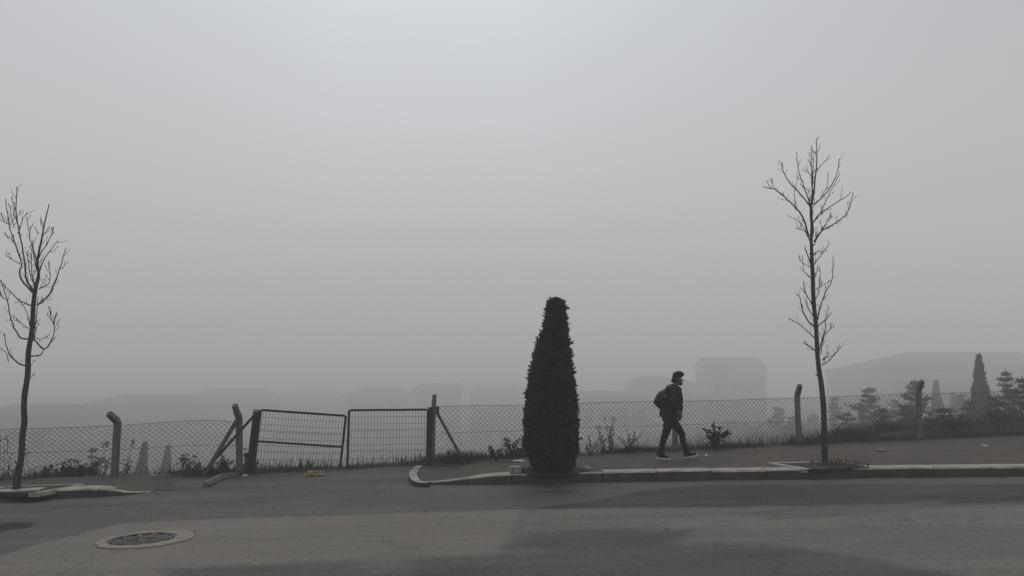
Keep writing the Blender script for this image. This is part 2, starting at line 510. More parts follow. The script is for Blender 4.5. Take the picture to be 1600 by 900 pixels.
# pale edging of the tree pit on the right
pit_r = [gp(u, v, HK) for u, v in [(1202, 724), (1262, 734), (1366, 731.5), (1312, 722)]]
def line_slab(mb, p, q, w, h0=HK, up=.012):
    p = Vector(p[:2]); q = Vector(q[:2]); d = (q - p).normalized(); nn = Vector((-d.y, d.x)) * w / 2
    mb.prism([tuple(p + nn), tuple(p - nn), tuple(q - nn), tuple(q + nn)], h0 + up, h0 - .05)
for i, j in ((0, 1), (3, 0), (2, 3)):
    line_slab(g, pit_r[i], pit_r[j], .14)
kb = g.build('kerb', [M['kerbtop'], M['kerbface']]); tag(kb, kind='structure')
g = MB()
g.prism([(p.x, p.y) for p in pit_r], HK + .010, HK - .04)
cy = gp(862, 737, HK)
ring_pts = [(cy.x + .66 * math.cos(a), cy.y + .10 + .52 * math.sin(a)) for a in np.linspace(0, 2 * PI, 20, endpoint=False)]
g.prism(ring_pts, HK + .016, HK - .03)
# tree pit soil on the left
# left pavement: brown slab with dropped ends
front_l = P2([(-700, 836), (-300, 806), (0, 784), (100, 779), (200, 774), (243, 769)])
xl = gp(243, 769)[0]; xl0 = gp(150, 777)[0]
lh = lambda x, y: A * x + .012 + (.13 - .012) * (1 - sm(x, xl0 - .2, xl + .1))
lf = dens(front_l, .25)
edge_l = P2([(300, 762), (345, 752), (380, 742)], .05)
bl0 = tuple((FA - FD * 14 + FN * .2)[:2]); bl1 = tuple((fp(385, 700) + FN * .2)[:2])
g2 = MB()
strip(g2, offs(lf, .12) + edge_l[:2], [bl0, bl1], lambda x, y: lh(x, y) + .004 + .05 * sm(fence_s(Vector((x, y, 0))), -1.5, .1) * sm(x, xl0, xl + .1) + wob(x, y), 120)
tag(g2.build('pavement', M['pave']), kind='structure')
g3 = MB()
lw = lambda t, x: (.40 + .04 * mn.noise(Vector((x * 3, 0, 0)))) * (1 - .5 * sm(x, xl - .6, xl))
kerb_run(g3, dens(front_l, .12), lw, lambda x, y: lh(x, y) + .012, bev=.02)
pit_l = [gp(u, v, .13) for u, v in [(-40, 771), (52, 772), (126, 758), (10, 762)]]
for i, j in ((1, 2), (2, 3), (3, 0)):
    line_slab(g3, pit_l[i], pit_l[j], .16, .135)
tag(g3.build('kerb', [M['kerbtop'], M['kerbface']]), kind='structure')
g.prism([(p.x, p.y) for p in pit_l], .147, .09)
tag(g.build('soil', M['soil']), kind='structure')

# ------------------------------------------------------------------ fences and gate
def mesh_tubes(name, segs, r, m, parent, sides=3):
    """many thin straight wires as one mesh; segs = (n, 2, 3)"""
    segs = np.asarray(segs, float); a = segs[:, 0]; c = segs[:, 1]
    t = c - a; t /= np.linalg.norm(t, axis=1)[:, None] + 1e-9
    ref = np.array([FN.x, FN.y, .01]); s = np.cross(t, ref); s /= np.linalg.norm(s, axis=1)[:, None]
    u = np.cross(s, t)
    vs = []
    for e_ in (a, c):
        for k in range(sides):
            an = 2 * PI * k / sides
            vs.append(e_ + (s * math.cos(an) + u * math.sin(an)) * r)
    V = np.stack(vs, 1).reshape(-1, 3)
    n = len(segs); base = np.arange(n)[:, None] * (2 * sides)
    fs = []
    for k in range(sides):
        k2 = (k + 1) % sides
        fs.append(np.stack([base[:, 0] + k, base[:, 0] + k2, base[:, 0] + k2 + sides, base[:, 0] + k + sides], 1))
    Fc = np.concatenate(fs)
    pl = parent_loc(parent) if parent else Vector((0, 0, 0))
    V = V - np.array(pl)
    me = bpy.data.meshes.new(name)
    me.vertices.add(len(V)); me.vertices.foreach_set('co', V.ravel())
    me.loops.add(Fc.size); me.loops.foreach_set('vertex_index', Fc.ravel().astype(np.int32))
    me.polygons.add(len(Fc)); me.polygons.foreach_set('loop_start', np.arange(0, Fc.size, 4, dtype=np.int32))
    me.update(calc_edges=True); me.validate()
    me.materials.append(m)
    o = bpy.data.objects.new(name, me); COL.objects.link(o)
    if parent: o.parent = parent
    return o

def fence_mesh(parent, spine, cell=.052):
    """spine: list of (u, v_top, v_bottom) in the fence plane"""
    T = [fp(u, a) for u, a, c in spine]; B = [fp(u, c) for u, a, c in spine]
    ss = [(p - FA).dot(FD) for p in T]
    def prof(s):
        zt = float(np.interp(s, ss, [p.z for p in T])); zb = float(np.interp(s, ss, [p.z for p in B]))
        return zt, zb
    segs = []; n = int((ss[-1] - ss[0]) / cell)
    rows = 11
    def pt(i, j):
        s = ss[0] + i * cell
        zt, zb = prof(s)
        f = j / (2 * rows)
        w = mn.noise(Vector((s * .8, f * 1.5, 4))) * .10
        ds = mn.noise(Vector((s * 1.2, f * 3, 14))) * .06
        z = zb + (zt - zb) * f + mn.noise(Vector((s * .7, f * .7, 8))) * .045
        if j == 2 * rows and i % 2: z += 0
        p = FA + FD * (s + ds) + FN * (w - .01 if 0 < f < 1 else -.01)
        return (p.x, p.y, z)
    for i in range(n):
        for j in range(0, 2 * rows):
            a, c = (i, i + 1) if (j + i) % 2 == 0 else (i + 1, i)
            if rnd.random() > .012: segs.append((pt(a, j), pt(c, j + 1)))
    mesh_tubes('chain_link_mesh', segs, .0035, M['wire'], parent)
    # line wires
    for f, nm in ((.985, 'top_wire'), (.52, 'middle_wire')):
        pts = []
        for s in np.arange(ss[0], ss[-1], .3):
            zt, zb = prof(s)
            p = FA + FD * s + FN * -.02
            pts.append((p.x, p.y, zb + (zt - zb) * f + mn.noise(Vector((s * .5, f * 9, 0))) * .015))
        mb = MB(); mb.tube(pts, .0045, 4); mb.build(nm, M['wire'], parent)

def conc_post(parent, base, elbow, tip, fwd=.25, w=.105):
    mb = MB()
    B_ = fp(*base); E_ = fp(*elbow); B_.z -= .35
    d = ray(*tip); Tp = CAM + d * ((E_.y - fwd) / d.y)
    # square section with a bent top, narrowed at the tip
    pts = [B_, B_.lerp(E_, .35) + Vector((.008, 0, 0)), B_.lerp(E_, .7), E_ - Vector((0, 0, .03)), E_.lerp(Tp, .12) + Vector((0, 0, .012)), E_.lerp(Tp, .6), Tp]
    mb.tube(pts, [w * .72, w * .72, w * .70, w * .72, w * .72, w * .66, w * .60], 4, True)
    o = mb.build('post', M['concrete'], parent)
    bv = o.modifiers.new('bevel', 'BEVEL'); bv.width = .008; bv.segments = 2
    return o

fl = empty('chain_link_fence', fp(178, 744), 'sagging chain link fence on bent concrete posts, left of the gate', 'fence')
fence_mesh(fl, [(-260, 690, 775), (-60, 677, 757), (0, 669, 750), (60, 668, 748), (180, 664, 745), (235, 660, 743), (300, 655, 741), (350, 656, 738), (374, 660, 738)])
conc_post(fl, (-190, 765), (-176, 676), (-196, 660))
conc_post(fl, (178, 745), (184, 660), (170, 646))
conc_post(fl, (374.5, 740), (374, 656), (366.5, 633))
mb = MB(); a = fp(370, 657, -.05); c = fp(316, 740, -.25); mb.beam(a, c - Vector((0, 0, .1)), .062, .062)
mb.build('brace', M['dconcrete'], fl)
fr_ = empty('chain_link_fence', fp(677, 722), 'long chain link fence running behind the clipped conifer and the walking man', 'fence')
fence_mesh(fr_, [(678, 634, 724), (750, 632, 721), (812, 632, 719), (905, 628, 713), (980, 627, 709), (1050, 627, 706), (1130, 624, 702), (1247, 622, 697), (1300, 619, 694), (1370, 616, 692), (1437, 614, 690), (1530, 612, 686), (1620, 609, 682), (1800, 605, 677)])
conc_post(fr_, (674.5, 727), (677, 648), (679, 616.5), -.0, .095)
conc_post(fr_, (1054, 708), (1054, 626), (1058, 606))
conc_post(fr_, (1248, 697), (1245.5, 619), (1250, 602))
conc_post(fr_, (1436, 692), (1435, 611), (1441, 595))
conc_post(fr_, (1622, 686), (1626, 602), (1634, 588))
mb = MB(); a = fp(682, 643, -.04); c = fp(727, 718, -.22); mb.beam(a, c - Vector((0, 0, .1)), .055, .055); mb.build('brace', M['dconcrete'], fr_)
mb = MB(); mb.beam(fp(683.5, 635, -.05), fp(683.5, 648, -.05), .07, .05); mb.build('bracket', M['dconcrete'], fr_)
for u in (812, 930):             # posts partly hidden by the conifer and by dry stems
    pass

# gate posts
gpost = empty('gate_post', fp(391, 741), 'leaning dark steel gate post propped by a diagonal bar', 'gate post')
mb = MB(); mb.beam(fp(389.5, 744) - Vector((0, 0, .1)), fp(402.5, 643), .135, .11); mb.build('upright', M['steel'], gpost)
mb = MB(); mb.beam(fp(399, 647, -.02), fp(315, 741, -.12), .045, .045); mb.build('prop', M['steelblack'], gpost)
mb = MB(); mb.box(fp(402.8, 641), (.15, .13, .02), Matrix.Rotation(R(7), 3, 'Y')); mb.build('cap', M['steelblack'], gpost)
gpost2 = empty('gate_post', fp(671.5, 729), 'upright dark green steel gate post against a concrete post', 'gate post')
mb = MB(); mb.beam(fp(670, 731, -.03) - Vector((0, 0, .1)), fp(672.3, 637.5, -.03), .09, .09); mb.build('upright', M['steel'], gpost2)
mb = MB(); mb.box(fp(672.3, 637, -.03), (.10, .10, .015)); mb.build('cap', M['steelblack'], gpost2)

def gate_leaf(label, TL, TR, BR, BL, mid, off, nv, nh):
    c = [fp(*p, off) for p in (TL, TR, BR, BL)]
    o = empty('gate_leaf', (c[3] + c[2]) / 2, label, 'gate', 'leaves of the double gate')
    TLp, TRp, BRp, BLp = c
    q = lambda s, t: (BLp.lerp(BRp, s)).lerp(TLp.lerp(TRp, s), t)
    mb = MB()
    w = .042
    mb.beam(q(0, 0), q(0, 1), w, w); mb.beam(q(1, 0), q(1, 1), w, w)
    dz = Vector((0, 0, 0))
    mb.beam(q(.012, 1), q(.988, 1), w * 1.02, w * .94); mb.beam(q(.012, 0.004), q(.988, 0.004), w * .98, w * .9)
    if mid: mb.beam(q(.012, mid[0]), q(.988, mid[1]), w * .94, w * .8)
    mb.build('frame', M['steelblack'], o)
    segs = []
    for i in range(1, nv):
        s = i / nv; n = 8
        for k in range(n):
            w0 = Vector((0, math.sin(k / n * PI * 2 + i) * .004, 0)); w1 = Vector((0, math.sin((k + 1) / n * PI * 2 + i) * .004, 0))
            segs.append((q(s, k / n) + w0, q(s, (k + 1) / n) + w1))
    hs = [k / nh for k in range(1, nh)]
    for t_ in hs:
        for d in ((0, .022) if int(t_ * nh) % 3 == 0 else (0,)):
            for k in range(10):
                sg = lambda s: q(s, t_ + d - .012 * math.sin(s * PI) * (1 if mid else .3)) - FN * .008
                segs.append((sg(k / 10), sg((k + 1) / 10)))
    mesh_tubes('wire_panel', segs, .0038, M['steelblack'], o)
    return o
g_l = gate_leaf('sagging wire gate leaf with a crossbar, hung on the leaning post', (407, 640.5), (540.5, 649.8), (530.5, 739), (394, 739), (.50, .455), -.02, 27, 9)
g_r = gate_leaf('square upright wire gate leaf without a crossbar', (545.5, 641), (668.5, 640), (667, 736), (542.5, 739.5), None, -.02, 25, 9)
mb = MB()
p = fp(541, 690, -.06)
for k in range(5):
    a_ = k * .045
    mb.tube([p + Vector((-.07 + .03 * k, 0, .03 * math.sin(k))) + Vector((.017 * math.cos(t_), .006 * (k % 2), .012 * math.sin(t_))) for t_ in np.linspace(0, 2 * PI, 9)], .004, 4)
mb.box(p + Vector((.03, -.01, -.06)), (.04, .02, .05))
tag(mb.build('chain', M['wire'], origin=p), 'short chain and padlock joining the two gate leaves', 'chain')

# ------------------------------------------------------------------ bare street trees
def curve_pts(ps, k=5):
    ps = [Vector(p) for p in ps]
    out = []
    for i in range(len(ps) - 1):
        p0 = ps[max(0, i - 1)]; p1 = ps[i]; p2 = ps[i + 1]; p3 = ps[min(len(ps) - 1, i + 2)]
        for j in range(k):
            t = j / k
            out.append(.5 * ((2 * p1) + (p2 - p0) * t + (2 * p0 - 5 * p1 + 4 * p2 - p3) * t * t + (3 * p1 - p0 - 3 * p2 + p3) * t ** 3))
    return out + [ps[-1]]

def bare_tree(label, D, base, trunk, branches, seed, ppm):
    rr = random.Random(seed)
    b0 = gp(*base, .13)
    root = empty('bare_tree', b0, label, 'tree', 'leafless young street trees')
    yb = b0.y
    tp = [at(u, v, yb) for u, v, w in trunk]; tr = [w / 2 / ppm for u, v, w in trunk]
    tp[0] = Vector((tp[0].x, yb, b0.z - .1))
    P_ = curve_pts(tp, 5)
    Rr = list(np.interp(np.linspace(0, len(tr) - 1, len(P_)), range(len(tr)), tr))
    Rr = [r * (1 + .09 * mn.noise(Vector((i * .6, seed, 0)))) for i, r in enumerate(Rr)]
    P_ = [p + Vector((mn.noise(Vector((p.z * 2, seed, 1))), mn.noise(Vector((p.z * 2, seed, 2))), 0)) * .02 for p in P_]
    mb = MB(); mb.tube(P_, Rr, 10)
    for _ in range(7):               # knots
        i = rr.randrange(5, int(len(P_) * .7)); a_ = rr.uniform(0, 6.28)
        mb.ell(P_[i] + Vector((math.cos(a_), math.sin(a_), 0)) * Rr[i] * .8, (.02, .02, .025), n=6, m=5)
    mb.build('trunk', M['bark'], root, smooth=True)
    cr_ = MB()
    def twigs(pts, r0, lvl, dens_):
        for i in range(1, len(pts)):
            seg = pts[i] - pts[i - 1]
            n = seg.length * dens_
            for _ in range(int(n) + (rr.random() < n % 1)):
                b_ = pts[i - 1].lerp(pts[i], rr.random())
                t = seg.normalized(); side = t.cross(Vector((rr.uniform(-1, 1), rr.uniform(-1, 1), rr.uniform(-.3, .3)))).normalized()
                d = (t * .75 + side * .75 + Vector((0, 0, .25))).normalized()
                ln = rr.uniform(.03, .13) * (1.3 if lvl == 0 else .6)
                pp = [b_, b_ + d * ln * .5 + Vector((0, 0, ln * .02)), b_ + d * ln + Vector((0, 0, ln * .16))]
                cr_.tube(pp, [.0040, .0034, .0028], 4)
                e_ = pp[-1]; cr_.tube([e_ - Vector((0, 0, .004)), e_ + Vector((0, 0, .006)), e_ + Vector((0, 0, .022))], [.0028, .0056, .001], 5)
                if lvl == 0 and ln > .09 and rr.random() < .5:
                    twigs(pp, .003, 1, 9)
    for br, w0 in branches:
        # each branch leaves the trunk with a growing offset in depth so that the crown is round
        dep = rr.uniform(-.55, .55)
        p0 = at(*br[0], yb); L_ = 0
        pts = []
        for k, (u, v) in enumerate(br):
            t = k / (len(br) - 1)
            sx = abs(u - br[0][0]) / ppm
            pts.append(at(u, v, yb + dep * (t ** .8) * min(1, .35 + ((Vector(br[-1]) - Vector(br[0])).length / ppm) * .5)))
        pts = curve_pts(pts, 5)
        pts = [p + Vector((rr.uniform(-1, 1), rr.uniform(-1, 1), rr.uniform(-1, 1))) * .006 for p in pts]
        r0 = w0 / 2 / ppm
        rad = [r0 * (1.08 - .68 * (i / (len(pts) - 1)) ** .9) for i in range(len(pts))]
        rad = [max(.0055, r) for r in rad]
        cr_.tube(pts, rad, 6)
        e_ = pts[-1]; cr_.tube([e_, e_ + Vector((0, 0, .01)), e_ + Vector((0, 0, .035))], [.004, .008, .001], 5)
        twigs(pts, r0, 0, 7.5)
    # fine twigs straight off the upper stem
    half = P_[int(len(P_) * .42):]
    twigs(half, .01, 0, 5)
    cr_.build('crown', M['twig'], root)
    return root

def cc(l, k, ox, oy):
    return [(x / k + ox, y / k + oy) for x, y in l]
K = (2.5, 1150, 200)
rb = [([(293, 312), (245, 250), (205, 208), (183, 165), (180, 140)], 2.2), ([(290, 300), (270, 240), (245, 165), (237, 98)], 2.0),
      ([(285, 425), (265, 360), (240, 318), (190, 270), (150, 240), (110, 230)], 2.8), ([(240, 320), (232, 290), (228, 262)], 1.3),
      ([(160, 246), (145, 225), (138, 202)], 1.2), ([(300, 300), (296, 190), (294, 95)], 2.2), ([(303, 300), (345, 262), (378, 215), (398, 165), (403, 125)], 2.0),
      ([(300, 372), (330, 330), (362, 262), (405, 180)], 1.8), ([(301, 372), (322, 340), (380, 300), (430, 268), (447, 253)], 1.9),
      ([(305, 445), (335, 402), (400, 365), (440, 320), (457, 257)], 2.6), ([(332, 400), (355, 368), (371, 332)], 1.3),
      ([(290, 445), (270, 405), (235, 392)], 1.5), ([(286, 432), (250, 368), (205, 345)], 1.5), ([(306, 532), (332, 495), (362, 455)], 1.6),
      ([(291, 530), (278, 492), (270, 465)], 2.2), ([(290, 545), (262, 528), (247, 508)], 1.2), ([(292, 585), (266, 560), (262, 530)], 1.5),
      ([(300, 600), (312, 575), (319, 545)], 1.6), ([(312, 632), (338, 615), (362, 600)], 1.4), ([(318, 748), (333, 690), (350, 640), (373, 598), (379, 507)], 2.0),
      ([(298, 692), (272, 642), (263, 608)], 1.6), ([(305, 775), (275, 745), (256, 700), (250, 665), (238, 650)], 2.3), ([(308, 820), (262, 778), (208, 745)], 1.6),
      ([(302, 735), (282, 705), (275, 675)], 1.5), ([(320, 778), (346, 750), (372, 727)], 1.6), ([(325, 872), (345, 812), (382, 776)], 1.8),
      ([(330, 850), (347, 790), (352, 715)], 1.6), ([(312, 872), (288, 852), (272, 842)], 1.4), ([(315, 165), (345, 132), (365, 112)], 1.2),
      ([(316, 105), (300, 85), (295, 70)], 1.1), ([(306, 195), (285, 178), (275, 165)], 1.1), ([(300, 330), (285, 250), (255, 225)], 1.2),
      ([(297, 470), (318, 430), (345, 385), (370, 345)], 1.4), ([(295, 500), (320, 480), (335, 485)], 1.2), ([(340, 900), (375, 890), (405, 862)], 1.2),
      ([(293, 440), (300, 400), (296, 300), (299, 200), (302, 120)], 2.6), ([(330, 270), (355, 232), (360, 180)], 1.1), ([(302, 690), (322, 640), (330, 560)], 1.5)]
rb = [(cc(a, *K), w) for a, w in rb]
K2 = (3.75, 1240, 520)
rb += [(cc([(166, 190), (210, 160), (245, 122), (272, 92)], *K2), 1.6), (cc([(130, 108), (98, 86), (70, 64)], *K2), 1.6), (cc([(165, 162), (192, 142), (207, 122)], *K2), 1.2),
       (cc([(140, 250), (130, 246)], *K2), 1.6), (cc([(158, 125), (170, 60), (185, 0)], *K2), 1.4)]
bare_tree('tall bare slender tree with buds, standing in the tree pit right of the walking man', 13.7, (1289, 725),
          [(1289, 725, 10), (1288, 690, 9), (1287.5, 659, 8.4), (1284, 605, 7.8), (1280, 581, 7.2), (1278, 558, 6.8), (1274.8, 512, 6.4), (1270.8, 460, 6.4), (1270, 424, 6.2),
           (1267, 380, 4.8), (1269, 352, 4.0), (1267, 324, 3.4), (1272, 292, 2.4), (1276, 260, 1.8), (1277, 214, 1.0)], rb, 3, 84)
K3 = (2.8125, 0, 280)
lb = [([(115, 823), (70, 800), (35, 755), (20, 685)], 2.6), ([(130, 705), (85, 690), (50, 620), (30, 530), (5, 450)], 2.6), ([(137, 555), (90, 535), (40, 490), (0, 450)], 2.2),
      ([(145, 500), (98, 445), (86, 405), (93, 368), (62, 270), (40, 200), (25, 92)], 3.0), ([(150, 495), (117, 440), (108, 360), (88, 250), (72, 150), (73, 38)], 3.0),
      ([(160, 480), (133, 420), (120, 322)], 1.8), ([(160, 352), (132, 262), (118, 170)], 1.8), ([(162, 400), (172, 340), (212, 275), (235, 215)], 2.2),
      ([(175, 402), (195, 350), (230, 300), (253, 275)], 1.9), ([(165, 552), (215, 508), (245, 442), (270, 372), (287, 310)], 2.5), ([(172, 482), (213, 460), (221, 420), (212, 365)], 1.7),
      ([(148, 702), (188, 745), (215, 730), (238, 680), (237, 625), (247, 590)], 2.3), ([(132, 778), (178, 772), (190, 747)], 2.6), ([(237, 640), (222, 602), (220, 565)], 1.3),
      ([(150, 700), (160, 602), (166, 522)], 2.0), ([(126, 657), (92, 632), (60, 602)], 1.4), ([(130, 642), (121, 592), (86, 532)], 1.5), ([(86, 372), (52, 352), (28, 335)], 1.5),
      ([(155, 700), (182, 702), (205, 692)], 1.2), ([(75, 180), (60, 155), (62, 112)], 1.3), ([(160, 400), (150, 340), (145, 275)], 1.4), ([(80, 240), (100, 175), (118, 152)], 1.3),
      ([(185, 250), (200, 232), (215, 214)], 1.2), ([(62, 275), (40, 255), (22, 242)], 1.2), ([(170, 240), (160, 225), (155, 215)], 1.1), ([(45, 200), (20, 190), (0, 178)], 1.3),
      ([(20, 180), (10, 170), (8, 155)], 1.0), ([(38, 800), (25, 760), (5, 748)], 1.2), ([(150, 470), (140, 400), (136, 330)], 1.6), ([(30, 530), (12, 520), (0, 500)], 1.1),
      ([(60, 215), (48, 140), (40, 112)], 1.2), ([(190, 215), (180, 190), (178, 172)], 1.1)]
lb = [(cc(a, *K3), w) for a, w in lb]
bare_tree('bare leaning tree with upswept branches at the photo\'s left edge, in front of the fence', 11.9, (26, 766),
          [(25, 767, 12), (29, 740, 11), (32.5, 720, 9.5), (35, 690, 9), (37.5, 660, 9), (36, 635, 8.6), (42.5, 592, 8.6), (44.4, 561, 8), (49, 522, 7.2), (52, 479, 6.8), (55, 454, 6.6),
           (60.4, 429, 4.6), (58.7, 408, 3.6), (66, 369, 2.6), (76, 318, 1.2)], lb, 11, 97)

# ------------------------------------------------------------------ foliage helpers
def leaf_cloud(name, parent, m, pts, dirs, ln, wd, seed=0, tri=False):
    """pts, dirs: (n,3) arrays; one kinked leaf spray per point"""
    rg = np.random.RandomState(seed)
    n = len(pts); d = dirs / (np.linalg.norm(dirs, axis=1)[:, None] + 1e-9)
    r = rg.normal(size=(n, 3)); s = np.cross(d, r); s /= np.linalg.norm(s, axis=1)[:, None] + 1e-9
    l = (ln * rg.uniform(.6, 1.4, n))[:, None]; w = (wd * rg.uniform(.6, 1.4, n))[:, None]
    up = np.cross(s, d)
    V = np.stack([pts - s * w * .25, pts + s * w * .25, pts + d * l * .55 + s * w * .5 + up * l * .12, pts + d * l, pts + d * l * .5 - s * w * .5 + up * l * .1], 1).reshape(-1, 3)
    b_ = np.arange(n)[:, None] * 5
    Fc = (b_ + np.array([[0, 1, 2, 3, 4]]))
    V = V - np.array(parent_loc(parent))
    me = bpy.data.meshes.new(name)
    me.vertices.add(len(V)); me.vertices.foreach_set('co', V.ravel())
    me.loops.add(Fc.size); me.loops.foreach_set('vertex_index', Fc.ravel().astype(np.int32))
    me.polygons.add(len(Fc)); me.polygons.foreach_set('loop_start', np.arange(0, Fc.size, 5, dtype=np.int32))
    me.update(calc_edges=True)
    me.materials.append(m)
    o = bpy.data.objects.new(name, me); COL.objects.link(o); o.parent = parent
    return o

# the clipped conifer -----------------------------------------------------
prof_px = [(75, 432, 462), (85, 412, 484), (100, 406, 490), (125, 402, 490), (150, 398, 494), (200, 388, 502), (250, 366, 505), (300, 350, 511), (350, 339, 518), (400, 330, 527), (450, 321, 533),
           (500, 314, 540), (550, 308, 545), (600, 303, 548), (650, 304, 548), (700, 312, 545), (750, 330, 536), (785, 352, 515)]
tb = gp(864, 738, HK)
tree = empty('clipped_conifer', tb, 'tall clipped dark evergreen shaped like a bottle, beside the kerb', 'tree')
rowsC = []
for y, a, c in prof_px:
    pa = at(a / 2.6475 + 700, y / 2.6475 + 440, tb.y); pc = at(c / 2.6475 + 700, y / 2.6475 + 440, tb.y)
    rowsC.append((pa.z, (pa.x + pc.x) / 2, (pc.x - pa.x) / 2))
rowsC.sort()
zz = [r[0] for r in rowsC]; cxs = [r[1] for r in rowsC]; rs = [r[2] for r in rowsC]
rg = np.random.RandomState(4)
NL = 52000
z = rg.uniform(zz[0], zz[-1], NL * 2)
rad = np.interp(z, zz, rs)
keep = rg.uniform(0, max(rs), NL * 2) < rad + .05
z = z[keep][:NL]; rad = rad[keep][:NL]; cx_ = np.interp(z, zz, cxs)
th = rg.uniform(0, 2 * PI, len(z))
lump = np.array([mn.noise(Vector((math.cos(t_) * 2.0, math.sin(t_) * 2.0, q * 4.0))) * .5 + mn.noise(Vector((math.cos(t_) * 5, math.sin(t_) * 5, q * 9))) * .9 + mn.noise(Vector((math.cos(t_) * 12, math.sin(t_) * 12, q * 22))) * .7 for t_, q in zip(th, z)])
rr_ = rad * (.95 - .12 * rg.uniform(0, 1, len(z)) ** 2) + lump * .055 - .055
pts = np.stack([cx_ + rr_ * np.cos(th), tb.y + rr_ * np.sin(th), z], 1)
dirs = np.stack([np.cos(th), np.sin(th), .75 + 0 * th], 1) + rg.normal(size=(len(z), 3)) * .55
ex = []; ed_ = []
for k_ in rg.randint(0, len(pts), 900):
    c_ = pts[k_]; d_ = dirs[k_] / np.linalg.norm(dirs[k_]); L_ = rg.uniform(.03, .10)
    for q in range(13):
        f_ = rg.uniform(0, 1)
        ex.append(c_ + d_ * L_ * f_ + rg.normal(size=3) * .012 * (1.2 - f_)); ed_.append(d_ + rg.normal(size=3) * .5)
pts = np.concatenate([pts, np.array(ex)]); dirs = np.concatenate([dirs, np.array(ed_)])
leaf_cloud('crown', tree, M['thuja'], pts, dirs, .060, .020, 5)
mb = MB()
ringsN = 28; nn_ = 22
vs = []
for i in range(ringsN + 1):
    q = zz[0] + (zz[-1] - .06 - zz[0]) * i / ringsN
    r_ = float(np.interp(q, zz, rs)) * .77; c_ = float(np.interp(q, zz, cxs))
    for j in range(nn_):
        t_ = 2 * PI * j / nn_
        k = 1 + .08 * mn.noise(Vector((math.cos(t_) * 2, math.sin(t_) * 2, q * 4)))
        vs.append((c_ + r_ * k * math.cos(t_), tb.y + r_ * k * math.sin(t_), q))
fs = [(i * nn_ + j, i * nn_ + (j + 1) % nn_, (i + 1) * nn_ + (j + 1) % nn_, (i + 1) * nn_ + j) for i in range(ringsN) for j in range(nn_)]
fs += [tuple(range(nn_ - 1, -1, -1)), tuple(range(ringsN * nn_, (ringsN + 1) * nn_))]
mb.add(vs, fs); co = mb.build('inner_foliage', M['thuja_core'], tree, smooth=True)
mb = MB(); mb.tube([tb - Vector((0, 0, .1)), tb + Vector((0, 0, .1)), tb + Vector((.0, 0, .4))], [.09, .07, .06], 8); mb.build('trunk', M['bark'], tree)

# background conifers behind the fence -------------------------------------
def pine(label, u, vtop, D, w_m, seed, open_=.5, group='young pines beyond the fence'):
    rr = random.Random(seed); rg = np.random.RandomState(seed)
    x = (u - 800) / F * D * 1.0
    p = at(u, 600, D); x = p.x
    zb = terrain(x, D) - .05; zt = at(u, vtop, D).z
    H = zt - zb
    root = empty('pine_tree', (x, D, zb), label, 'tree', group)
    mb = MB(); n = 6
    mb.tube([(x + mn.noise(Vector((k, seed, 0))) * .05, D, zb + H * k / n) for k in range(n + 1)], [.05 * (1 - k / n) * H / 3 + .006 for k in range(n + 1)], 6)
    pts = []; dirs = []
    layers = int(H / .20)
    for i in range(layers):
        h = H * (.10 + .88 * i / layers)
        f = 1 - h / H
        ln = w_m / 2 * (f ** .8) * rr.uniform(.75, 1.15) + .04
        if i % 2 and open_ > .3: ln *= .7
        for k in range(rr.randint(6, 8)):
            a_ = rr.uniform(0, 2 * PI)
            l = ln * rr.uniform(.7, 1.15)
            rise = l * rr.uniform(.1, .5)
            b_ = Vector((x, D, zb + h)); e_ = b_ + Vector((math.cos(a_) * l, math.sin(a_) * l, rise))
            mid_ = b_.lerp(e_, .5) - Vector((0, 0, l * .06))
            mb.tube([b_, mid_, e_], [.012, .009, .005], 4)
            m_ = max(8, int(l * 170))
            for q in range(m_):
                t_ = rr.uniform(.12, 1) ** .8
                c_ = b_.lerp(mid_, t_ * 2) if t_ < .5 else mid_.lerp(e_, t_ * 2 - 1)
                dd = (e_ - b_).normalized() * .6 + Vector((rr.gauss(0, .7), rr.gauss(0, .7), rr.gauss(.35, .5)))
                off = Vector((rr.gauss(0, 1), rr.gauss(0, 1), rr.gauss(0, .6))) * .035 * (1 + l)
                pts.append(c_ + off); dirs.append(dd)
    mb.build('trunk', M['bark'], root)
    leaf_cloud('crown', root, M['pine'], np.array([tuple(p) for p in pts]), np.array([tuple(p) for p in dirs]), .10, .022, seed)
    return root

def cypress(label, u, vtop, D, w_m, seed, group='slim cypresses beyond the fence'):
    rg = np.random.RandomState(seed)
    p = at(u, 600, D); x = p.x; zb = terrain(x, D) - .05; zt = at(u, vtop, D).z; H = zt - zb
    root = empty('cypress_tree', (x, D, zb), label, 'tree', group)
    n = int(5200 * H / 3)
    t_ = rg.uniform(0, 1, n); r_ = w_m / 2 * np.minimum(1, (t_ + .04) / .16) * (1 - t_) ** .9
    th = rg.uniform(0, 2 * PI, n)
    lump = np.array([mn.noise(Vector((math.cos(a_) * 1.6 + seed, math.sin(a_) * 1.6, q * H * 1.8))) for a_, q in zip(th, t_)])
    r_ = r_ * (1 + lump * .55) * (1 - .3 * rg.uniform(0, 1, n) ** 2)
    lean = .03 * H * t_ ** 2
    pts = np.stack([x + r_ * np.cos(th) + lean, D + r_ * np.sin(th), zb + .08 + t_ * H * .97], 1)
    dirs = np.stack([np.cos(th) * .5, np.sin(th) * .5, 1.2 + 0 * th], 1) + rg.normal(size=(n, 3)) * .35
    leaf_cloud('crown', root, M['cyp'], pts, dirs, .11, .04, seed)
    mb = MB(); mb.tube([(x, D, zb - .05), (x, D, zb + H * .5), (x + .02 * H, D, zb + H * .93)], [.05, .035, .008], 6); mb.build('trunk', M['bark'], root)
    return root

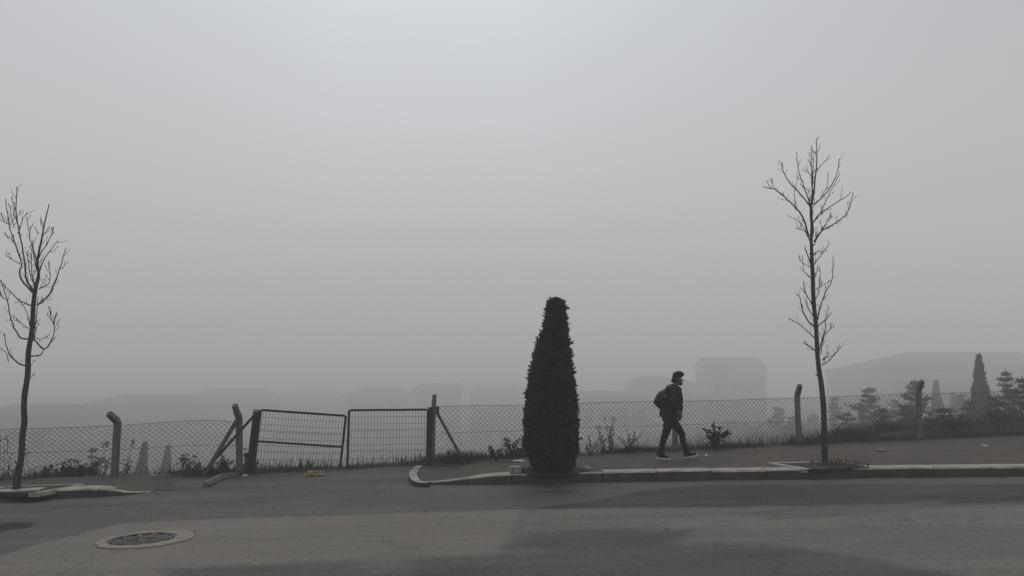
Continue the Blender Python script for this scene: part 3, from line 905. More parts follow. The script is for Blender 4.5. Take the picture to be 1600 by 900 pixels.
pines = [('bushy pine just right of the tall bare tree, behind the fence', 1303, 618, 33, 1.05, 1), ('round pine with a thin leader, midway between two bent posts', 1356, 604, 27, 1.6, 2),
         ('feathery pine standing behind the right-hand bent post', 1431, 589, 25, 1.45, 3), ('feathery pine right of the tall slim cypress', 1573, 575, 24, 1.1, 4),
         ('small dark pine cut by the photo\'s right edge', 1599, 586, 23, 1.1, 5), ('faint pine left of the bent post beside the bare tree', 1213, 634, 36, 1.2, 6),
         ('low faint pine between the round pine and the feathery pine', 1394, 620, 31, 1.0, 8),
         ('very faint small pine behind the leafy bush', 1141, 655, 42, 1.4, 9), ('very faint small pine just right of the leafy bush', 1172, 660, 40, 1.2, 10),
         ('very faint narrow pine nearest the bent post, on its right', 1266, 645, 40, 1.3, 12),
         ('faint low pine touching the bent post beside the bare tree, on its left', 1236, 648, 33, 1.1, 14),
         ('small shadowy pine tucked right of the round pine with a thin leader', 1378, 634, 24, .9, 15),
         ('small pine at the foot of the right-hand bent post, on its left', 1412, 628, 24, .9, 16),
         ('low dense pine just left of the tallest slim cypress', 1512, 620, 24, .9, 17),
         ('low dense pine filling the gap right of the tallest slim cypress', 1551, 612, 23, .8, 18),
         ('low pine right of the leftmost of the right-hand slim cypresses', 1472, 632, 23, .8, 19),
         ('small pine pressed against the tall bare tree\'s trunk, on its right', 1322, 640, 26, .9, 20),
         ('small pine between the two slim cypresses', 1500, 612, 30, 1.0, 13)]
for l_, u, vt, D, w_, s_ in pines: pine(l_, u, vt, D, w_, s_)
cyps = [('tallest slim dark cypress, standing above the fence at the right', 1530, 558, 25, .66, 21), ('slim cypress right of the feathery pine by the post', 1461, 598, 31, .5, 22),
        ('faint small cypress above the fence, left of the tallest cypress', 1487, 616, 36, .55, 23),
        ('faint slim cypress in the fog, second tree left of the gate\'s braces', 229, 694, 27, .75, 24), ('faint slim cypress in the fog, nearest the gate\'s braces', 266, 700, 29, .7, 25)]
for a_ in cyps: cypress(*a_)

# saplings, bushes and weeds -----------------------------------------------
def sapling(name, label, cat, u, vtop, D, spread, seed, stems=1, leaf=0, m_leaf='weed', m_stem='drystem', group=None, r0=.008, lsize=.05):
    rr = random.Random(seed)
    p = at(u, 650, D); x = p.x
    s_ = fence_s(Vector((x, D, 0)))
    zb = (terrain(x, D) if s_ > .25 else (A * x + HK if x > -2 else A * x + .13)) - .02
    H = at(u, vtop, D).z - zb
    root = empty(name, (x, D, zb), label, cat, group)
    mb = MB(); pts = []; dirs = []
    for k in range(stems):
        a_ = rr.uniform(0, 2 * PI); out = spread * rr.uniform(.3, 1) * (0 if stems == 1 else 1)
        hh = H * (1 if k == 0 else rr.uniform(.5, .95))
        b_ = Vector((x + rr.uniform(-.04, .04), D + rr.uniform(-.04, .04), zb))
        e_ = Vector((x + math.cos(a_) * out, D + math.sin(a_) * out, zb + hh))
        m_ = b_.lerp(e_, .5) + Vector((rr.uniform(-1, 1), rr.uniform(-1, 1), 0)) * .05 * H - Vector((math.cos(a_) * out, math.sin(a_) * out, 0)) * .15
        st = curve_pts([b_, m_, e_], 4)
        mb.tube(st, [r0 * (1 - .75 * i / (len(st) - 1)) + .0018 for i in range(len(st))], 5)
        nb = int(5 + hh * 7)
        for q in range(nb):
            t_ = rr.uniform(.2, 1); i = min(len(st) - 2, int(t_ * (len(st) - 1)))
            c_ = st[i].lerp(st[i + 1], t_ * (len(st) - 1) - i)
            an = rr.uniform(0, 2 * PI); l = (spread * .8 + .06) * (1.15 - t_) * rr.uniform(.4, 1)
            tip = c_ + Vector((math.cos(an) * l, math.sin(an) * l, l * rr.uniform(.4, 1.2)))
            mb.tube([c_, c_.lerp(tip, .5) - Vector((0, 0, l * .08)), tip], [r0 * .4 + .001, r0 * .3 + .001, .002], 4)
            for w in range(leaf):
                tt = rr.uniform(.15, 1)
                pts.append(c_.lerp(tip, tt) + Vector((rr.gauss(0, .015), rr.gauss(0, .015), rr.gauss(0, .015))))
                dirs.append(Vector((rr.gauss(0, 1), rr.gauss(0, 1), rr.gauss(.2, .8))))
    mb.build('stem', M[m_stem], root)
    if pts:
        leaf_cloud('leaves', root, M[m_leaf], np.array([tuple(p) for p in pts]), np.array([tuple(p) for p in dirs]), lsize, lsize * .55, seed)
    return root
M['darkleaf'] = mat('dark_leaf', (.018, .022, .016), .8, .3, 3)
M['fogstem'] = mat('grey_stem', (.05, .045, .042), .9, .2, 3)
sapling('leafy_bush', 'low bush with small dark leaves against the fence, right of the walking man', 'bush', 1118, 668, 16.9, .38, 31, 7, 7, 'darkleaf', 'bark', lsize=.06)
sapling('leafy_shoot', 'single leafy shoot rising from behind the low dark bush', 'bush', 1114, 655, 17.2, .12, 32, 2, 6, 'weed', 'bark', lsize=.05)
sapling('weed', 'leafy green weed leaning on the fence just left of the clipped conifer', 'weed', 802, 685, 15.35, .30, 33, 5, 6, 'weed', 'bark')
sapling('weed', 'low leafy weed between the brace and the clipped conifer', 'weed', 775, 700, 15.3, .16, 34, 4, 6, 'weed', 'bark')
sapling('dry_stems', 'clump of tall dry upright stems behind the fence, right of the conifer', 'weed', 953, 650, 16.6, .16, 35, 7, 2, 'darkleaf', 'bark', r0=.007, lsize=.03)
sapling('dry_stems', 'thin dry stems behind the fence, left of the tall dry clump', 'weed', 942, 662, 16.5, .16, 36, 4, 2, 'darkleaf', 'bark', lsize=.03)
sapling('dry_stems', 'low reddish dry stems nearest the conifer\'s right side', 'weed', 922, 680, 16.1, .25, 37, 6, 2, 'drystem', lsize=.03)
sapling('dry_stems', 'low reddish dry stems between the tall clump and the man\'s trailing foot', 'weed', 985, 672, 16.6, .28, 38, 7, 2, 'drystem', lsize=.03)
sapling('sapling', 'thin twiggy sapling with dark specks of leaf, right of the left bent post', 'sapling', 201, 690, 17.5, .28, 39, 2, 5, 'darkleaf', 'bark', lsize=.05)
sapling('sapling', 'bare faint sapling behind the fence, right of the leaning bare tree', 'sapling', 57, 694, 20, .45, 40, 5, 1, 'darkleaf', 'bark', lsize=.05)
sapling('sapling', 'bare faint sapling cut by the photo\'s left edge', 'sapling', 6, 678, 20, .4, 41, 4, 1, 'darkleaf', 'bark', lsize=.05)
sapling('sapling', 'bare faint sapling just left of the leaning bare tree', 'sapling', 20, 684, 21, .3, 42, 3, 2, 'darkleaf', 'bark', lsize=.05)
sapling('bush', 'dense low bush behind the fence, left of the left bent post', 'bush', 135, 716, 16.2, .42, 43, 12, 9, 'darkleaf', 'bark', lsize=.06)
sapling('bush', 'dense low bush behind the fence between two others and the leaning tree', 'bush', 93, 720, 16.2, .38, 44, 10, 9, 'darkleaf', 'bark', lsize=.06)
sapling('bush', 'low scrubby bush at the foot of the fence, left of the braces', 'bush', 290, 712, 18, .5, 45, 9, 6, 'weed', 'bark', lsize=.06)
sapling('bush', 'small bush seen between the concrete brace post and the leaning steel post', 'bush', 393, 688, 17.5, .3, 46, 6, 6, 'darkleaf', 'bark', lsize=.06)
sapling('weed', 'low dry weed at the foot of the concrete brace post', 'weed', 352, 712, 14.6, .22, 47, 7, 5, 'weed', lsize=.035)
sapling('sapling', 'small dark leafless sapling before the right-hand cypresses', 'sapling', 1490, 644, 19.5, .35, 48, 4, 5, 'darkleaf', 'bark', lsize=.05)
sapling('bush', 'round faint bush far behind the left fence, above the low bushes', 'bush', 150, 690, 24, .7, 49, 12, 8, 'darkleaf', 'bark', lsize=.09)
sapling('bush', 'loose bush on the bank behind the fence, beside the tall bare tree', 'bush', 1320, 672, 20, .5, 50, 9, 6, 'weed', 'bark', lsize=.06)
sapling('bush', 'spreading bush on the bank below the round pine', 'bush', 1385, 668, 20.5, .6, 51, 10, 7, 'weed', 'bark', lsize=.06)
sapling('bush', 'broad bush on the bank below the feathery pine by the post', 'bush', 1465, 655, 21.5, .6, 52, 10, 7, 'weed', 'bark', lsize=.07)
sapling('bush', 'broad bush on the bank under the tallest cypress', 'bush', 1560, 650, 21, .7, 53, 12, 7, 'weed', 'bark', lsize=.07)

# grass -----------------------------------------------------------------------
def grass(name, n, region, hmin, hmax, m, seed, wd=.006, label=None):
    rg = random.Random(seed); V = []; Fc = []
    k = 0
    while k < n:
        x, y, z, hs = region(rg)
        if x is None: continue
        h = rg.uniform(hmin, hmax) * hs; a_ = rg.uniform(0, 2 * PI); b_ = rg.uniform(0, 2 * PI); ln = rg.uniform(.1, .6) * h
        dx, dy = math.cos(a_) * wd, math.sin(a_) * wd; ox, oy = math.cos(b_) * ln, math.sin(b_) * ln
        i = len(V)
        V += [(x - dx, y - dy, z), (x + dx, y + dy, z), (x + dx * .6 + ox * .35, y + dy * .6 + oy * .35, z + h * .6), (x - dx * .6 + ox * .35, y - dy * .6 + oy * .35, z + h * .6), (x + ox, y + oy, z + h)]
        Fc += [(i, i + 1, i + 2, i + 3), (i + 3, i + 2, i + 4)]
        k += 1
    mb = MB(); mb.v = V; mb.f = Fc; mb.m = [0] * len(Fc)
    o = mb.build(name, m); tag(o, label, 'grass', kind='stuff'); return o
def reg_fence(rg):
    s = rg.uniform(-9, 24); off = rg.gauss(.10, .22)
    p = FA + FD * s + FN * off
    dn = .45 + .9 * mn.noise(Vector((s * .9, 3, 3)))
    u = 800 + F * p.x / p.y
    if 398 < u < 668:
        if u > 560 and off < .1: return (None,) * 4
        dn *= .9; 
    if u > 676 and u < 815: dn += .3
    if rg.random() > dn + .25 or off < -.42: return (None,) * 4
    z = max(terrain(p.x, p.y) if off > .25 else -9, (A * p.x + (HK if p.x > -1.9 else .07)) if off <= .25 else -9) - .01
    return p.x, p.y, z, .45 + max(0, dn) * (1.9 if 700 < u < 815 else 1.0)
grass('grass', 24000, reg_fence, .02, .13, M['grass'], 5, label='rough dull grass growing along the foot of the fence')
def reg_bank(rg):
    x = rg.uniform(-16, 20); s = rg.uniform(.3, 7) ** 1
    y0 = (FA.y + (x - FA.x) * FD.y / FD.x); y = y0 + s
    dn = .5 + .8 * mn.noise(Vector((x * .5, y * .5, 7)))
    if rg.random() > dn + .3 * sm(x, 4, 8): return (None,) * 4
    return x, y, terrain(x, y) - .02, 1 + .25 * sm(x, 4, 8)
grass('grass', 34000, reg_bank, .06, .32, M['grass'], 6, .008, label='taller rough grass on the slope beyond the fence')
M['redgrass'] = mat('reddish_dry_grass', (.125, .085, .072), .9, .3, 2)
def reg_dry(rg):
    s = rg.uniform(7.5, 16); off = rg.uniform(-.05, .9)
    p = FA + FD * s + FN * off
    if rg.random() > .45 + 1.2 * mn.noise(Vector((s * 1.3, off * 2, 31))): return (None,) * 4
    return p.x, p.y, (terrain(p.x, p.y) if off > .25 else A * p.x + .1) - .02, 1 + .8 * mn.noise(Vector((s * .7, 0, 3)))
grass('dry_grass', 1700, reg_dry, .14, .50, M['redgrass'], 15, .0028, label='thin reddish dry stalks along the fence behind the walking man')
def reg_pits(rg):
    if rg.random() < .5:
        a_, b_ = rg.random(), rg.random()
        p = pit_r[0].lerp(pit_r[3], a_).lerp(pit_r[1].lerp(pit_r[2], a_), b_)
        if p.x < pit_r[0].x + .6 or rg.random() > .2 + a_: return (None,) * 4
        return p.x, p.y, A * p.x + HK + .008, .9 * (.5 + a_)
    a_ = rg.uniform(0, 2 * PI); r_ = rg.uniform(.3, .62)
    return cy.x + r_ * math.cos(a_), cy.y + .1 + r_ * .8 * math.sin(a_), A * cy.x + HK, .7
grass('grass', 900, reg_pits, .03, .11, M['grass'], 8, label='short weeds growing in the tree pits by the kerb')
M['litterleaf'] = mat('leaf_litter', (.09, .065, .045), .9, .4, 4)
def reg_litter(rg):
    s = rg.uniform(-8, 20); off = -abs(rg.gauss(0, .5)) - .1
    p = FA + FD * s + FN * off; u = 800 + F * p.x / p.y
    if 640 > u > 400: return (None,) * 4
    z = A * p.x + (HK if p.x > -1.9 else .10)
    return p.x, p.y, z, 1
grass('leaf_litter', 2500, reg_litter, .006, .014, M['litterleaf'], 12, .012, label='scattered dead leaves and grit on the pavement by the fence')

# ------------------------------------------------------------------ things on the ground
def manhole(u, v, ro, ri, label):
    p = gp(u, v); root = empty('manhole', (p.x, p.y, A * p.x + .004), label, 'manhole cover')
    tilt = lambda x, y, h: (x, y, A * x + h)
    mb = MB(); n = 48; vs = []
    for r_, h in ((ro, -.01), (ro, .012), (ri + .030, .016), (ri + .012, -.03)):
        for j in range(n):
            a_ = 2 * PI * j / n
            k = 1 + (.06 * mn.noise(Vector((math.cos(a_) * 3, math.sin(a_) * 3, 0))) + .03 * mn.noise(Vector((math.cos(a_) * 9, math.sin(a_) * 9, 0))) if r_ == ro else 0)
            off = .05 if r_ == ro else 0
            vs.append(tilt(p.x + off + r_ * k * 1.02 * math.cos(a_), p.y + r_ * k * math.sin(a_), h))
    fs = [(q * n + j, q * n + (j + 1) % n, (q + 1) * n + (j + 1) % n, (q + 1) * n + j) for q in range(3) for j in range(n)]
    mb.add(vs, fs); mb.build('concrete_ring', M['ring'], root)
    mb = MB(); vs = []
    rr_l = [(ri + .002, -.03), (ri, .016), (ri - .022, .016), (ri - .026, -.004), (ri * .80, .006), (ri * .79, .010), (ri * .62, .010), (ri * .61, .006), (ri * .45, .006), (ri * .44, .010), (ri * .2, .010), (ri * .19, -.004), (.001, -.004)]
    for r_, h in rr_l:
        for j in range(n):
            a_ = 2 * PI * j / n
            hh = h if (j % 4) else min(h, -.004)
            vs.append(tilt(p.x + r_ * math.cos(a_), p.y + r_ * math.sin(a_), hh + .002))
    fs = [(q * n + j, q * n + (j + 1) % n, (q + 1) * n + (j + 1) % n, (q + 1) * n + j) for q in range(len(rr_l) - 1) for j in range(n)]
    mb.add(vs, fs); mb.build('cover', M['iron'], root)
manhole(222, 843.5, .50, .33, 'round cast iron manhole cover set in a worn pale concrete ring')

def lump(name, label, cat, u, v, size, m, h, seed, rough=.3, group=None, rotz=0):
    rr = random.Random(seed); p = gp(u, v, h)
    mb = MB(); mb.ell((0, 0, 0), (1, 1, 1), n=16, m=10)
    rm_ = Matrix.Rotation(rotz, 3, 'Z')
    V = []
    for q in mb.v:
        q = Vector(q); k = 1 + rough * (mn.noise(q * 1.6 + Vector((seed, 0, 0))) + .5 * mn.noise(q * 4 + Vector((seed, 0, 0))))
        q = rm_ @ Vector((q.x * size[0] * k, q.y * size[1] * k, max(-.3, q.z) * size[2] * k))
        V.append(q + Vector((p.x, p.y, A * p.x + h + size[2] * .25)))
    mb.v = [tuple(q) for q in V]
    return tag(mb.build(name, m, smooth=(rough < .25), origin=(p.x, p.y, A * p.x + h)), label, cat, group)
lump('plastic_bag', 'crumpled yellowish bag lying in front of the sagging gate leaf', 'bag', 490, 742.5, (.16, .10, .07), M['yellow'], .05, 2, .6)
lump('rubble', 'small dark stone right beside the yellowish bag', 'stone', 505, 742, (.05, .05, .03), M['rock'], .05, 3)
lump('litter', 'torn white scrap at the foot of the leaning steel post', 'litter', 383, 744, (.06, .05, .022), M['white'], .055, 4, .7)
lump('litter', 'tiny white scrap on the driveway, right of the leaning post', 'litter', 399, 749.5, (.035, .03, .01), M['white'], .03, 5, .7)
lump('litter', 'small white scrap lying below the left bent post', 'litter', 239, 742.5, (.035, .03, .015), M['white'], .13, 6, .7)
lump('litter', 'flat white sheet on the pavement, left of the clipped conifer', 'litter', 810, 720, (.11, .16, .012), M['white'], HK, 7, .5)
lump('litter', 'pale scrap on the pavement behind the man\'s trailing foot', 'litter', 986, 714, (.05, .05, .02), M['rock'], HK, 8, .7)
lump('litter', 'small pale scrap right of the man\'s leading foot', 'litter', 1104, 712, (.04, .04, .02), M['white'], HK, 9, .7)
lump('litter', 'pale torn scrap on the pavement at the far right, under the tallest cypress', 'litter', 1538, 697, (.06, .05, .03), M['white'], HK, 10, .7)
lump('stone', 'pale broken stone at the conifer\'s right foot, on the kerb', 'stone', 915, 733, (.10, .12, .05), M['ring'], HK, 11, .5)
lump('concrete_slab', 'flat pale broken slab on the pavement, right of the tall bare tree', 'slab', 1377, 704, (.12, .20, .03), M['rock'], HK, 12, .3)
for k, (u, v, lb_) in enumerate([(238, 769, 'small grey stone at the tapered end of the left kerb'), (247, 771, 'smallest pale stone just beyond the left kerb\'s end'), (531, 748, 'dark pebble on the driveway below the gate\'s centre')]):
    lump('stone', lb_, 'stone', u, v, (.035, .03, .02), M['ring'] if k < 2 else M['rock'], .01, 20 + k, .5)
# loose hollow block by the conifer
p = gp(805, 740, HK); mb = MB()
bw, bd, bh = .20, .14, .105
mb.box((0, 0, bh / 2), (bw, bd, bh))
o = mb.build('concrete_block', M['kerbtop'], origin=None); o.location = (p.x, p.y + .05, A * p.x + HK + .012); o.rotation_euler = (0, 0, R(6))
bv = o.modifiers.new('bevel', 'BEVEL'); bv.width = .012; bv.segments = 2
tag(o, 'pale loose hollow block on the kerb at the conifer\'s left foot', 'block')
mb = MB()
for sx in (-.045, .045):
    for sz in (.035, .07):
        mb = MB(); mb.box((sx, -bd / 2 - .001, sz), (.035, .004, .018)); h_ = mb.build('hole_shade', M['thuja_core']); h_.parent = o  # dark plates on the solid face imitate the shade inside holes
# curved loose kerb stone at the left of the driveway
p0 = P2([(321, 757.5), (334, 752), (350, 747), (371, 744.5)], .06)
mb = MB()
cp = curve_pts([(x, y, A * x + .05 + .03 * (i / 3)) for i, (x, y) in enumerate(p0)], 4)
mb.tube(cp, [.085 * (.7 + .3 * math.sin(PI * i / (len(cp) - 1))) for i in range(len(cp))], 6, True, 0, (1, .8))
tag(mb.build('edging_stone', M['rock'], origin=cp[0]), 'curved loose edging stone left of the driveway, before the braces', 'stone')
# low mound of broken earth beside it
def rubble(rg):
    u = rg.uniform(255, 362); v = rg.uniform(757, 768) + (362 - u) * .02; p = gp(u, v)
    return p.x, p.y, A * p.x, 1
mb = MB(); rr = random.Random(3)
for _ in range(150):
    x, y, z_, _h = rubble(rr); s_ = rr.uniform(.006, .022)
    mb.ell((x, y, z_ + s_ * .3), (s_ * rr.uniform(.8, 1.6), s_, s_ * .6), Matrix.Rotation(rr.uniform(0, 3), 3, 'Z'), 5, 4)
M['brick'] = mat('reddish_rubble', (.17, .125, .10), .9, .3, 9)
o = mb.build('rubble', M['brick']); tag(o, 'reddish crumbs of rubble strewn at the left of the driveway', 'rubble', kind='stuff')
mb = MB(); rr = random.Random(13)
for _ in range(260):
    u = rr.uniform(0, 1600); v = 742 + abs(rr.gauss(0, 30)) + rr.random() * 40
    p = gp(u, min(v, 895)); s_ = rr.uniform(.004, .012)
    if p.y > 11.2 and not (260 < u < 640): continue
    mb.ell((p.x, p.y, A * p.x + s_ * .4), (s_ * 1.2, s_, s_ * .6), Matrix.Rotation(rr.uniform(0, 3), 3, 'Z'), 5, 4)
tag(mb.build('gravel', M['rock']), 'fine loose grit scattered over the road', 'gravel', kind='stuff')

# ------------------------------------------------------------------ the walking man
def remeshed(mb, name, m, parent, vox=.012, smooth_it=6, mats=None, noise_amp=0):
    me = mb.mesh(name + '_src'); o = bpy.data.objects.new(name + '_src', me); COL.objects.link(o)
    r_ = o.modifiers.new('r', 'REMESH'); r_.mode = 'VOXEL'; r_.voxel_size = vox
    s_ = o.modifiers.new('s', 'SMOOTH'); s_.factor = .5; s_.iterations = smooth_it
    dg = bpy.context.evaluated_depsgraph_get(); dg.update()
    m2 = bpy.data.meshes.new_from_object(o.evaluated_get(dg)); m2.name = name
    bpy.data.objects.remove(o)
    if noise_amp:
        nr = [v.normal.copy() for v in m2.vertices]
        for v, n_ in zip(m2.vertices, nr):
            q = v.co
            v.co = q + n_ * noise_amp * (mn.noise(Vector((q.x * 9, q.y * 9, q.z * 22))) + .5 * mn.noise(q * 40))
    m2.polygons.foreach_set('use_smooth', [True] * len(m2.polygons))
    m2.materials.clear(); m2.materials.append(m)
    ob = bpy.data.objects.new(name, m2); COL.objects.link(ob)
    if parent is not None: ob.parent = parent
    return ob
feet = gp(1055, 717.5, HK)
KS = .00243 * (feet.y / 14.7)
def m3(cx, cyy, y=0):            # crop-of-the-man coordinates -> local metres
    return Vector(((cx - 290) * KS, y, (787 - cyy) * KS))
manO = empty('person', (feet.x, feet.y, A * feet.x + HK), 'man with a quiff, dark hooded jacket and dark trousers, walking along the pavement', 'person')
def limb(mb, pts, rad, n=12, sq=None): mb.tube(curve_pts(pts, 4), list(np.interp(np.linspace(0, len(rad) - 1, (len(pts) - 1) * 4 + 1), range(len(rad)), rad)), n, True, 0, sq)
hipN = m3(252, 462, -.085); hipF = m3(262, 462, .085)
# rear (near-side) leg trails, front (far-side) leg leads
kn = m3(205, 600, -.095); an_ = m3(172, 728, -.10)
kf = m3(352, 578, .085); af = m3(390, 724, .08)
sN = m3(272, 245, -.185); sF = m3(292, 245, .185)
eN = m3(268, 350, -.235); wN = m3(305, 398, -.215)
eF = m3(345, 350, .20); wF = m3(350, 432, .12)
# body (skin) as one continuous figure
b_ = MB()
b_.ell(m3(326, 148), (.082, .072, .112), Matrix.Rotation(R(8), 3, 'Y'))          # skull
b_.ell(m3(338, 172), (.060, .052, .060))                                           # jaw
limb(b_, [m3(298, 225), m3(310, 195), m3(322, 165)], [.062, .056, .052])
b_.ell(m3(371, 160), (.016, .014, .022)); b_.ell(m3(366, 178), (.012, .024, .009))  # nose, mouth
b_.ell(m3(364, 150, -.032), (.010, .014, .008)); b_.ell(m3(364, 150, .032), (.010, .014, .008))
b_.ell(m3(318, 156, -.073), (.020, .010, .032)); b_.ell(m3(318, 156, .073), (.020, .010, .032))
limb(b_, [m3(255, 462), m3(262, 380), m3(280, 290), m3(292, 225)], [.12, .12, .13, .07], sq=(1.15, .9))
for h_, k_, a_ in ((hipN, kn, an_), (hipF, kf, af)): limb(b_, [h_, h_.lerp(k_, .5) + Vector((.01, 0, 0)), k_, k_.lerp(a_, .4) - Vector((.012, 0, 0)), a_], [.078, .07, .052, .05, .036])
for s_, e_, w_ in ((sN, eN, wN), (sF, eF, wF)): limb(b_, [s_ * 1, e_, w_], [.042, .038, .028]); limb(b_, [m3(285, 238), s_.lerp(m3(285, 238), .25)], [.05, .045])
def hand(mb, w_, d, side):
    d = d.normalized(); up = Vector((0, side, 0)); s_ = d.cross(up).normalized()
    mb.tube([w_, w_ + d * .03, w_ + d * .085], [.026, .036, .034], 10, True, 0, (1, .55))
    for k, l in enumerate((.060, .070, .066, .052)):
        o_ = w_ + d * .078 + s_ * (k - 1.5) * .0185
        c1 = o_ + d * l * .5 - up * .006; c2 = o_ + d * l * .85 - up * .028
        mb.tube([o_, c1, c2], [.0098, .0092, .008], 7)
    t0 = w_ + d * .02 - s_ * .028
    mb.tube([t0, t0 + d * .03 - s_ * .022 - up * .008, t0 + d * .058 - s_ * .02 - up * .02], [.013, .0115, .009], 7)
hand(b_, wN + Vector((-.005, 0, .01)), m3(322, 432) - m3(305, 398), 1); hand(b_, wF, Vector((-.12, 0, -1)), -1)
for a_, d_ in ((an_, Vector((1, 0, -.05))), (af, Vector((1, 0, .10)))):
    limb(b_, [a_, a_ + Vector((.02, 0, -.05)), a_ + d_ * .13 + Vector((0, 0, -.085))], [.034, .030, .016])
remeshed(b_, 'body', M['skin'], manO, .0075, 2)
# hair
b_ = MB(); rr = random.Random(2)
b_.ell(m3(321, 131), (.090, .079, .080)); b_.ell(m3(309, 148), (.068, .075, .082))
limb(b_, [m3(318, 116), m3(345, 110), m3(366, 112), m3(382, 118)], [.052, .050, .034, .010], sq=(1.4, 1))
b_.ell(m3(350, 122), (.050, .062, .036))
for k in range(34):
    a_ = rr.uniform(-.07, .07); c_ = m3(rr.uniform(290, 365), rr.uniform(98, 118), a_)
    b_.tube([c_, c_ + Vector((.02, a_ * .3, .012)), c_ + Vector((.04, a_ * .4, .008))], [.016, .012, .003], 6)
limb(b_, [m3(290, 150), m3(298, 176)], [.05, .040])
limb(b_, [m3(346, 180, 0), m3(354, 200)], [.030, .020], sq=(1.6, 1))   # beard
for sy in (-1, 1): limb(b_, [m3(322, 165, sy * .062), m3(345, 185, sy * .05), m3(356, 192, sy * .02)], [.010, .014, .015])
remeshed(b_, 'hair', M['hair'], manO, .0075, 1, noise_amp=.008)
# jacket with hood
b_ = MB()
limb(b_, [m3(250, 455), m3(252, 420), m3(262, 360), m3(282, 290), m3(292, 240), m3(300, 215)], [.150, .152, .150, .155, .135, .07], 16, (1.28, .86))
b_.ell(m3(262, 226), (.100, .125, .082), Matrix.Rotation(R(-28), 3, 'Y')); b_.ell(m3(250, 222), (.06, .09, .045), Matrix.Rotation(R(-28), 3, 'Y'))   # hood
limb(b_, [m3(296, 222), m3(308, 200)], [.088, .078]); 
limb(b_, [m3(322, 240), m3(345, 215)], [.05, .034], sq=(1.8, 1))
for s_, e_, w_ in ((sN, eN, wN), (sF, eF, wF)):
    limb(b_, [m3(285, 232), s_], [.09, .082]); limb(b_, [s_, s_.lerp(e_, .5), e_, e_.lerp(w_, .6), w_ + (w_ - e_).normalized() * (.0)], [.078, .070, .064, .056, .046])
b_.ell(m3(345, 330, .10), (.06, .07, .13)); b_.ell(m3(352, 300, .02), (.04, .09, .12)); b_.ell(m3(352, 372, .06), (.045, .09, .10))
remeshed(b_, 'jacket', M['jacket'], manO, .011, 3, noise_amp=.012)
# trousers
b_ = MB()
limb(b_, [m3(250, 440), m3(256, 480)], [.128, .118], 14, (1.2, .9))
for h_, k_, a_ in ((hipN, kn, an_), (hipF, kf, af)):
    limb(b_, [h_ + Vector((0, 0, .03)), h_.lerp(k_, .5) + Vector((.0, 0, 0)), k_, k_.lerp(a_, .5) - Vector((.016, 0, 0)), a_ + Vector((0, 0, -.01))], [.104, .092, .069, .060, .048])
remeshed(b_, 'trousers', M['trousers'], manO, .011, 3, noise_amp=.012)
# dark socks over the ankles
for a_ in (an_, af):
    b_ = MB(); limb(b_, [a_ + Vector((0, 0, .06)), a_ + Vector((.012, 0, -.03)), a_ + Vector((.03, 0, -.06))], [.052, .052, .050]); limb(b_, [a_ + Vector((0, 0, -.05)), a_ + Vector((.07, 0, -.075))], [.046, .036])
    remeshed(b_, 'sock', M['shoe'], manO, .01, 2)
# shoes
def shoe(heel, toe, yy):
    d = (toe - heel); L_ = d.length; d.normalize(); up = Vector((-d.z, 0, d.x))
    q = lambda s, h, y=0: heel + d * L_ * s + up * h + Vector((0, y, 0))
    b_ = MB(); limb(b_, [q(.13, .055), q(.35, .055), q(.6, .042), q(.88, .036)], [.044, .046, .040, .028], 12, (1.05, 1))
    limb(b_, [q(.17, .06), q(.19, .13)], [.045, .044])
    so = remeshed(b_, 'shoe', M['shoe'], manO, .0085, 3)
    mb = MB(); outl = []
    for t_ in np.linspace(0, 2 * PI, 26, endpoint=False):
        s = .5 + .5 * math.cos(t_); w = .047 * (math.sin(t_)) * (1.0 - .25 * (1 - abs(math.sin(t_)))) * (.85 + .25 * s)
        outl.append((s, w))
    n = len(outl)
    vs = [q(s, .004, w) for s, w in outl] + [q(s, .030, w * 1.02) for s, w in outl]
    fs = [tuple(range(n, 2 * n)), tuple(range(n - 1, -1, -1))] + [(i, (i + 1) % n, (i + 1) % n + n, i + n) for i in range(n)]
    mb.add(vs, fs)
    me = mb.mesh('sole'); me.materials.append(M['sole']); so2 = bpy.data.objects.new('sole', me); COL.objects.link(so2); so2.parent = so
    return so
shoe(m3(128, 778, -.10), m3(238, 790, -.10), 0)
shoe(m3(366, 788, .08), m3(484, 762, .08), 0)
# backpack: its own thing, worn on the man's back
bl = Vector((feet.x, feet.y, A * feet.x + HK))
bpk = empty('backpack', bl + m3(180, 385), 'rounded black backpack with a grey patch, worn on the walking man\'s back', 'backpack')
b_ = MB()
c0 = bl + m3(190, 310); rot = Matrix.Rotation(R(14), 3, 'Y')
b_.ell(c0, (.112, .145, .175), rot); b_.ell(c0 + rot @ Vector((.03, 0, -.06)), (.13, .15, .14), rot); b_.ell(c0 + rot @ Vector((.07, 0, .06)), (.09, .14, .14), rot)
b_.ell(c0 + rot @ Vector((-.05, 0, -.06)), (.085, .11, .10), rot)
o = remeshed(b_, 'main_bag', M['bag'], None, .011, 3, noise_amp=.006); o.data.transform(Matrix.Translation(-bpk.location)); o.parent = bpk
mb = MB(); mb.box(c0 + Vector((.045, -.150, .065)), (.10, .016, .028), Matrix.Rotation(R(12), 3, 'Y')); mb.build('reflective_patch', M['bagtrim'], bpk)
mb = MB(); mb.tube([bl + m3(215, 255, -.11), bl + m3(255, 228, -.15), bl + m3(300, 245, -.165), bl + m3(318, 300, -.165), bl + m3(290, 360, -.16), bl + m3(230, 375, -.13)], .02, 6, True, 0, (1.2, .5)); mb.build('shoulder_strap', M['bag'], bpk)
mb = MB(); mb.tube([bl + m3(205, 248, -.03), bl + m3(212, 232, 0), bl + m3(215, 246, .03)], .009, 6); mb.build('handle', M['bag'], bpk)

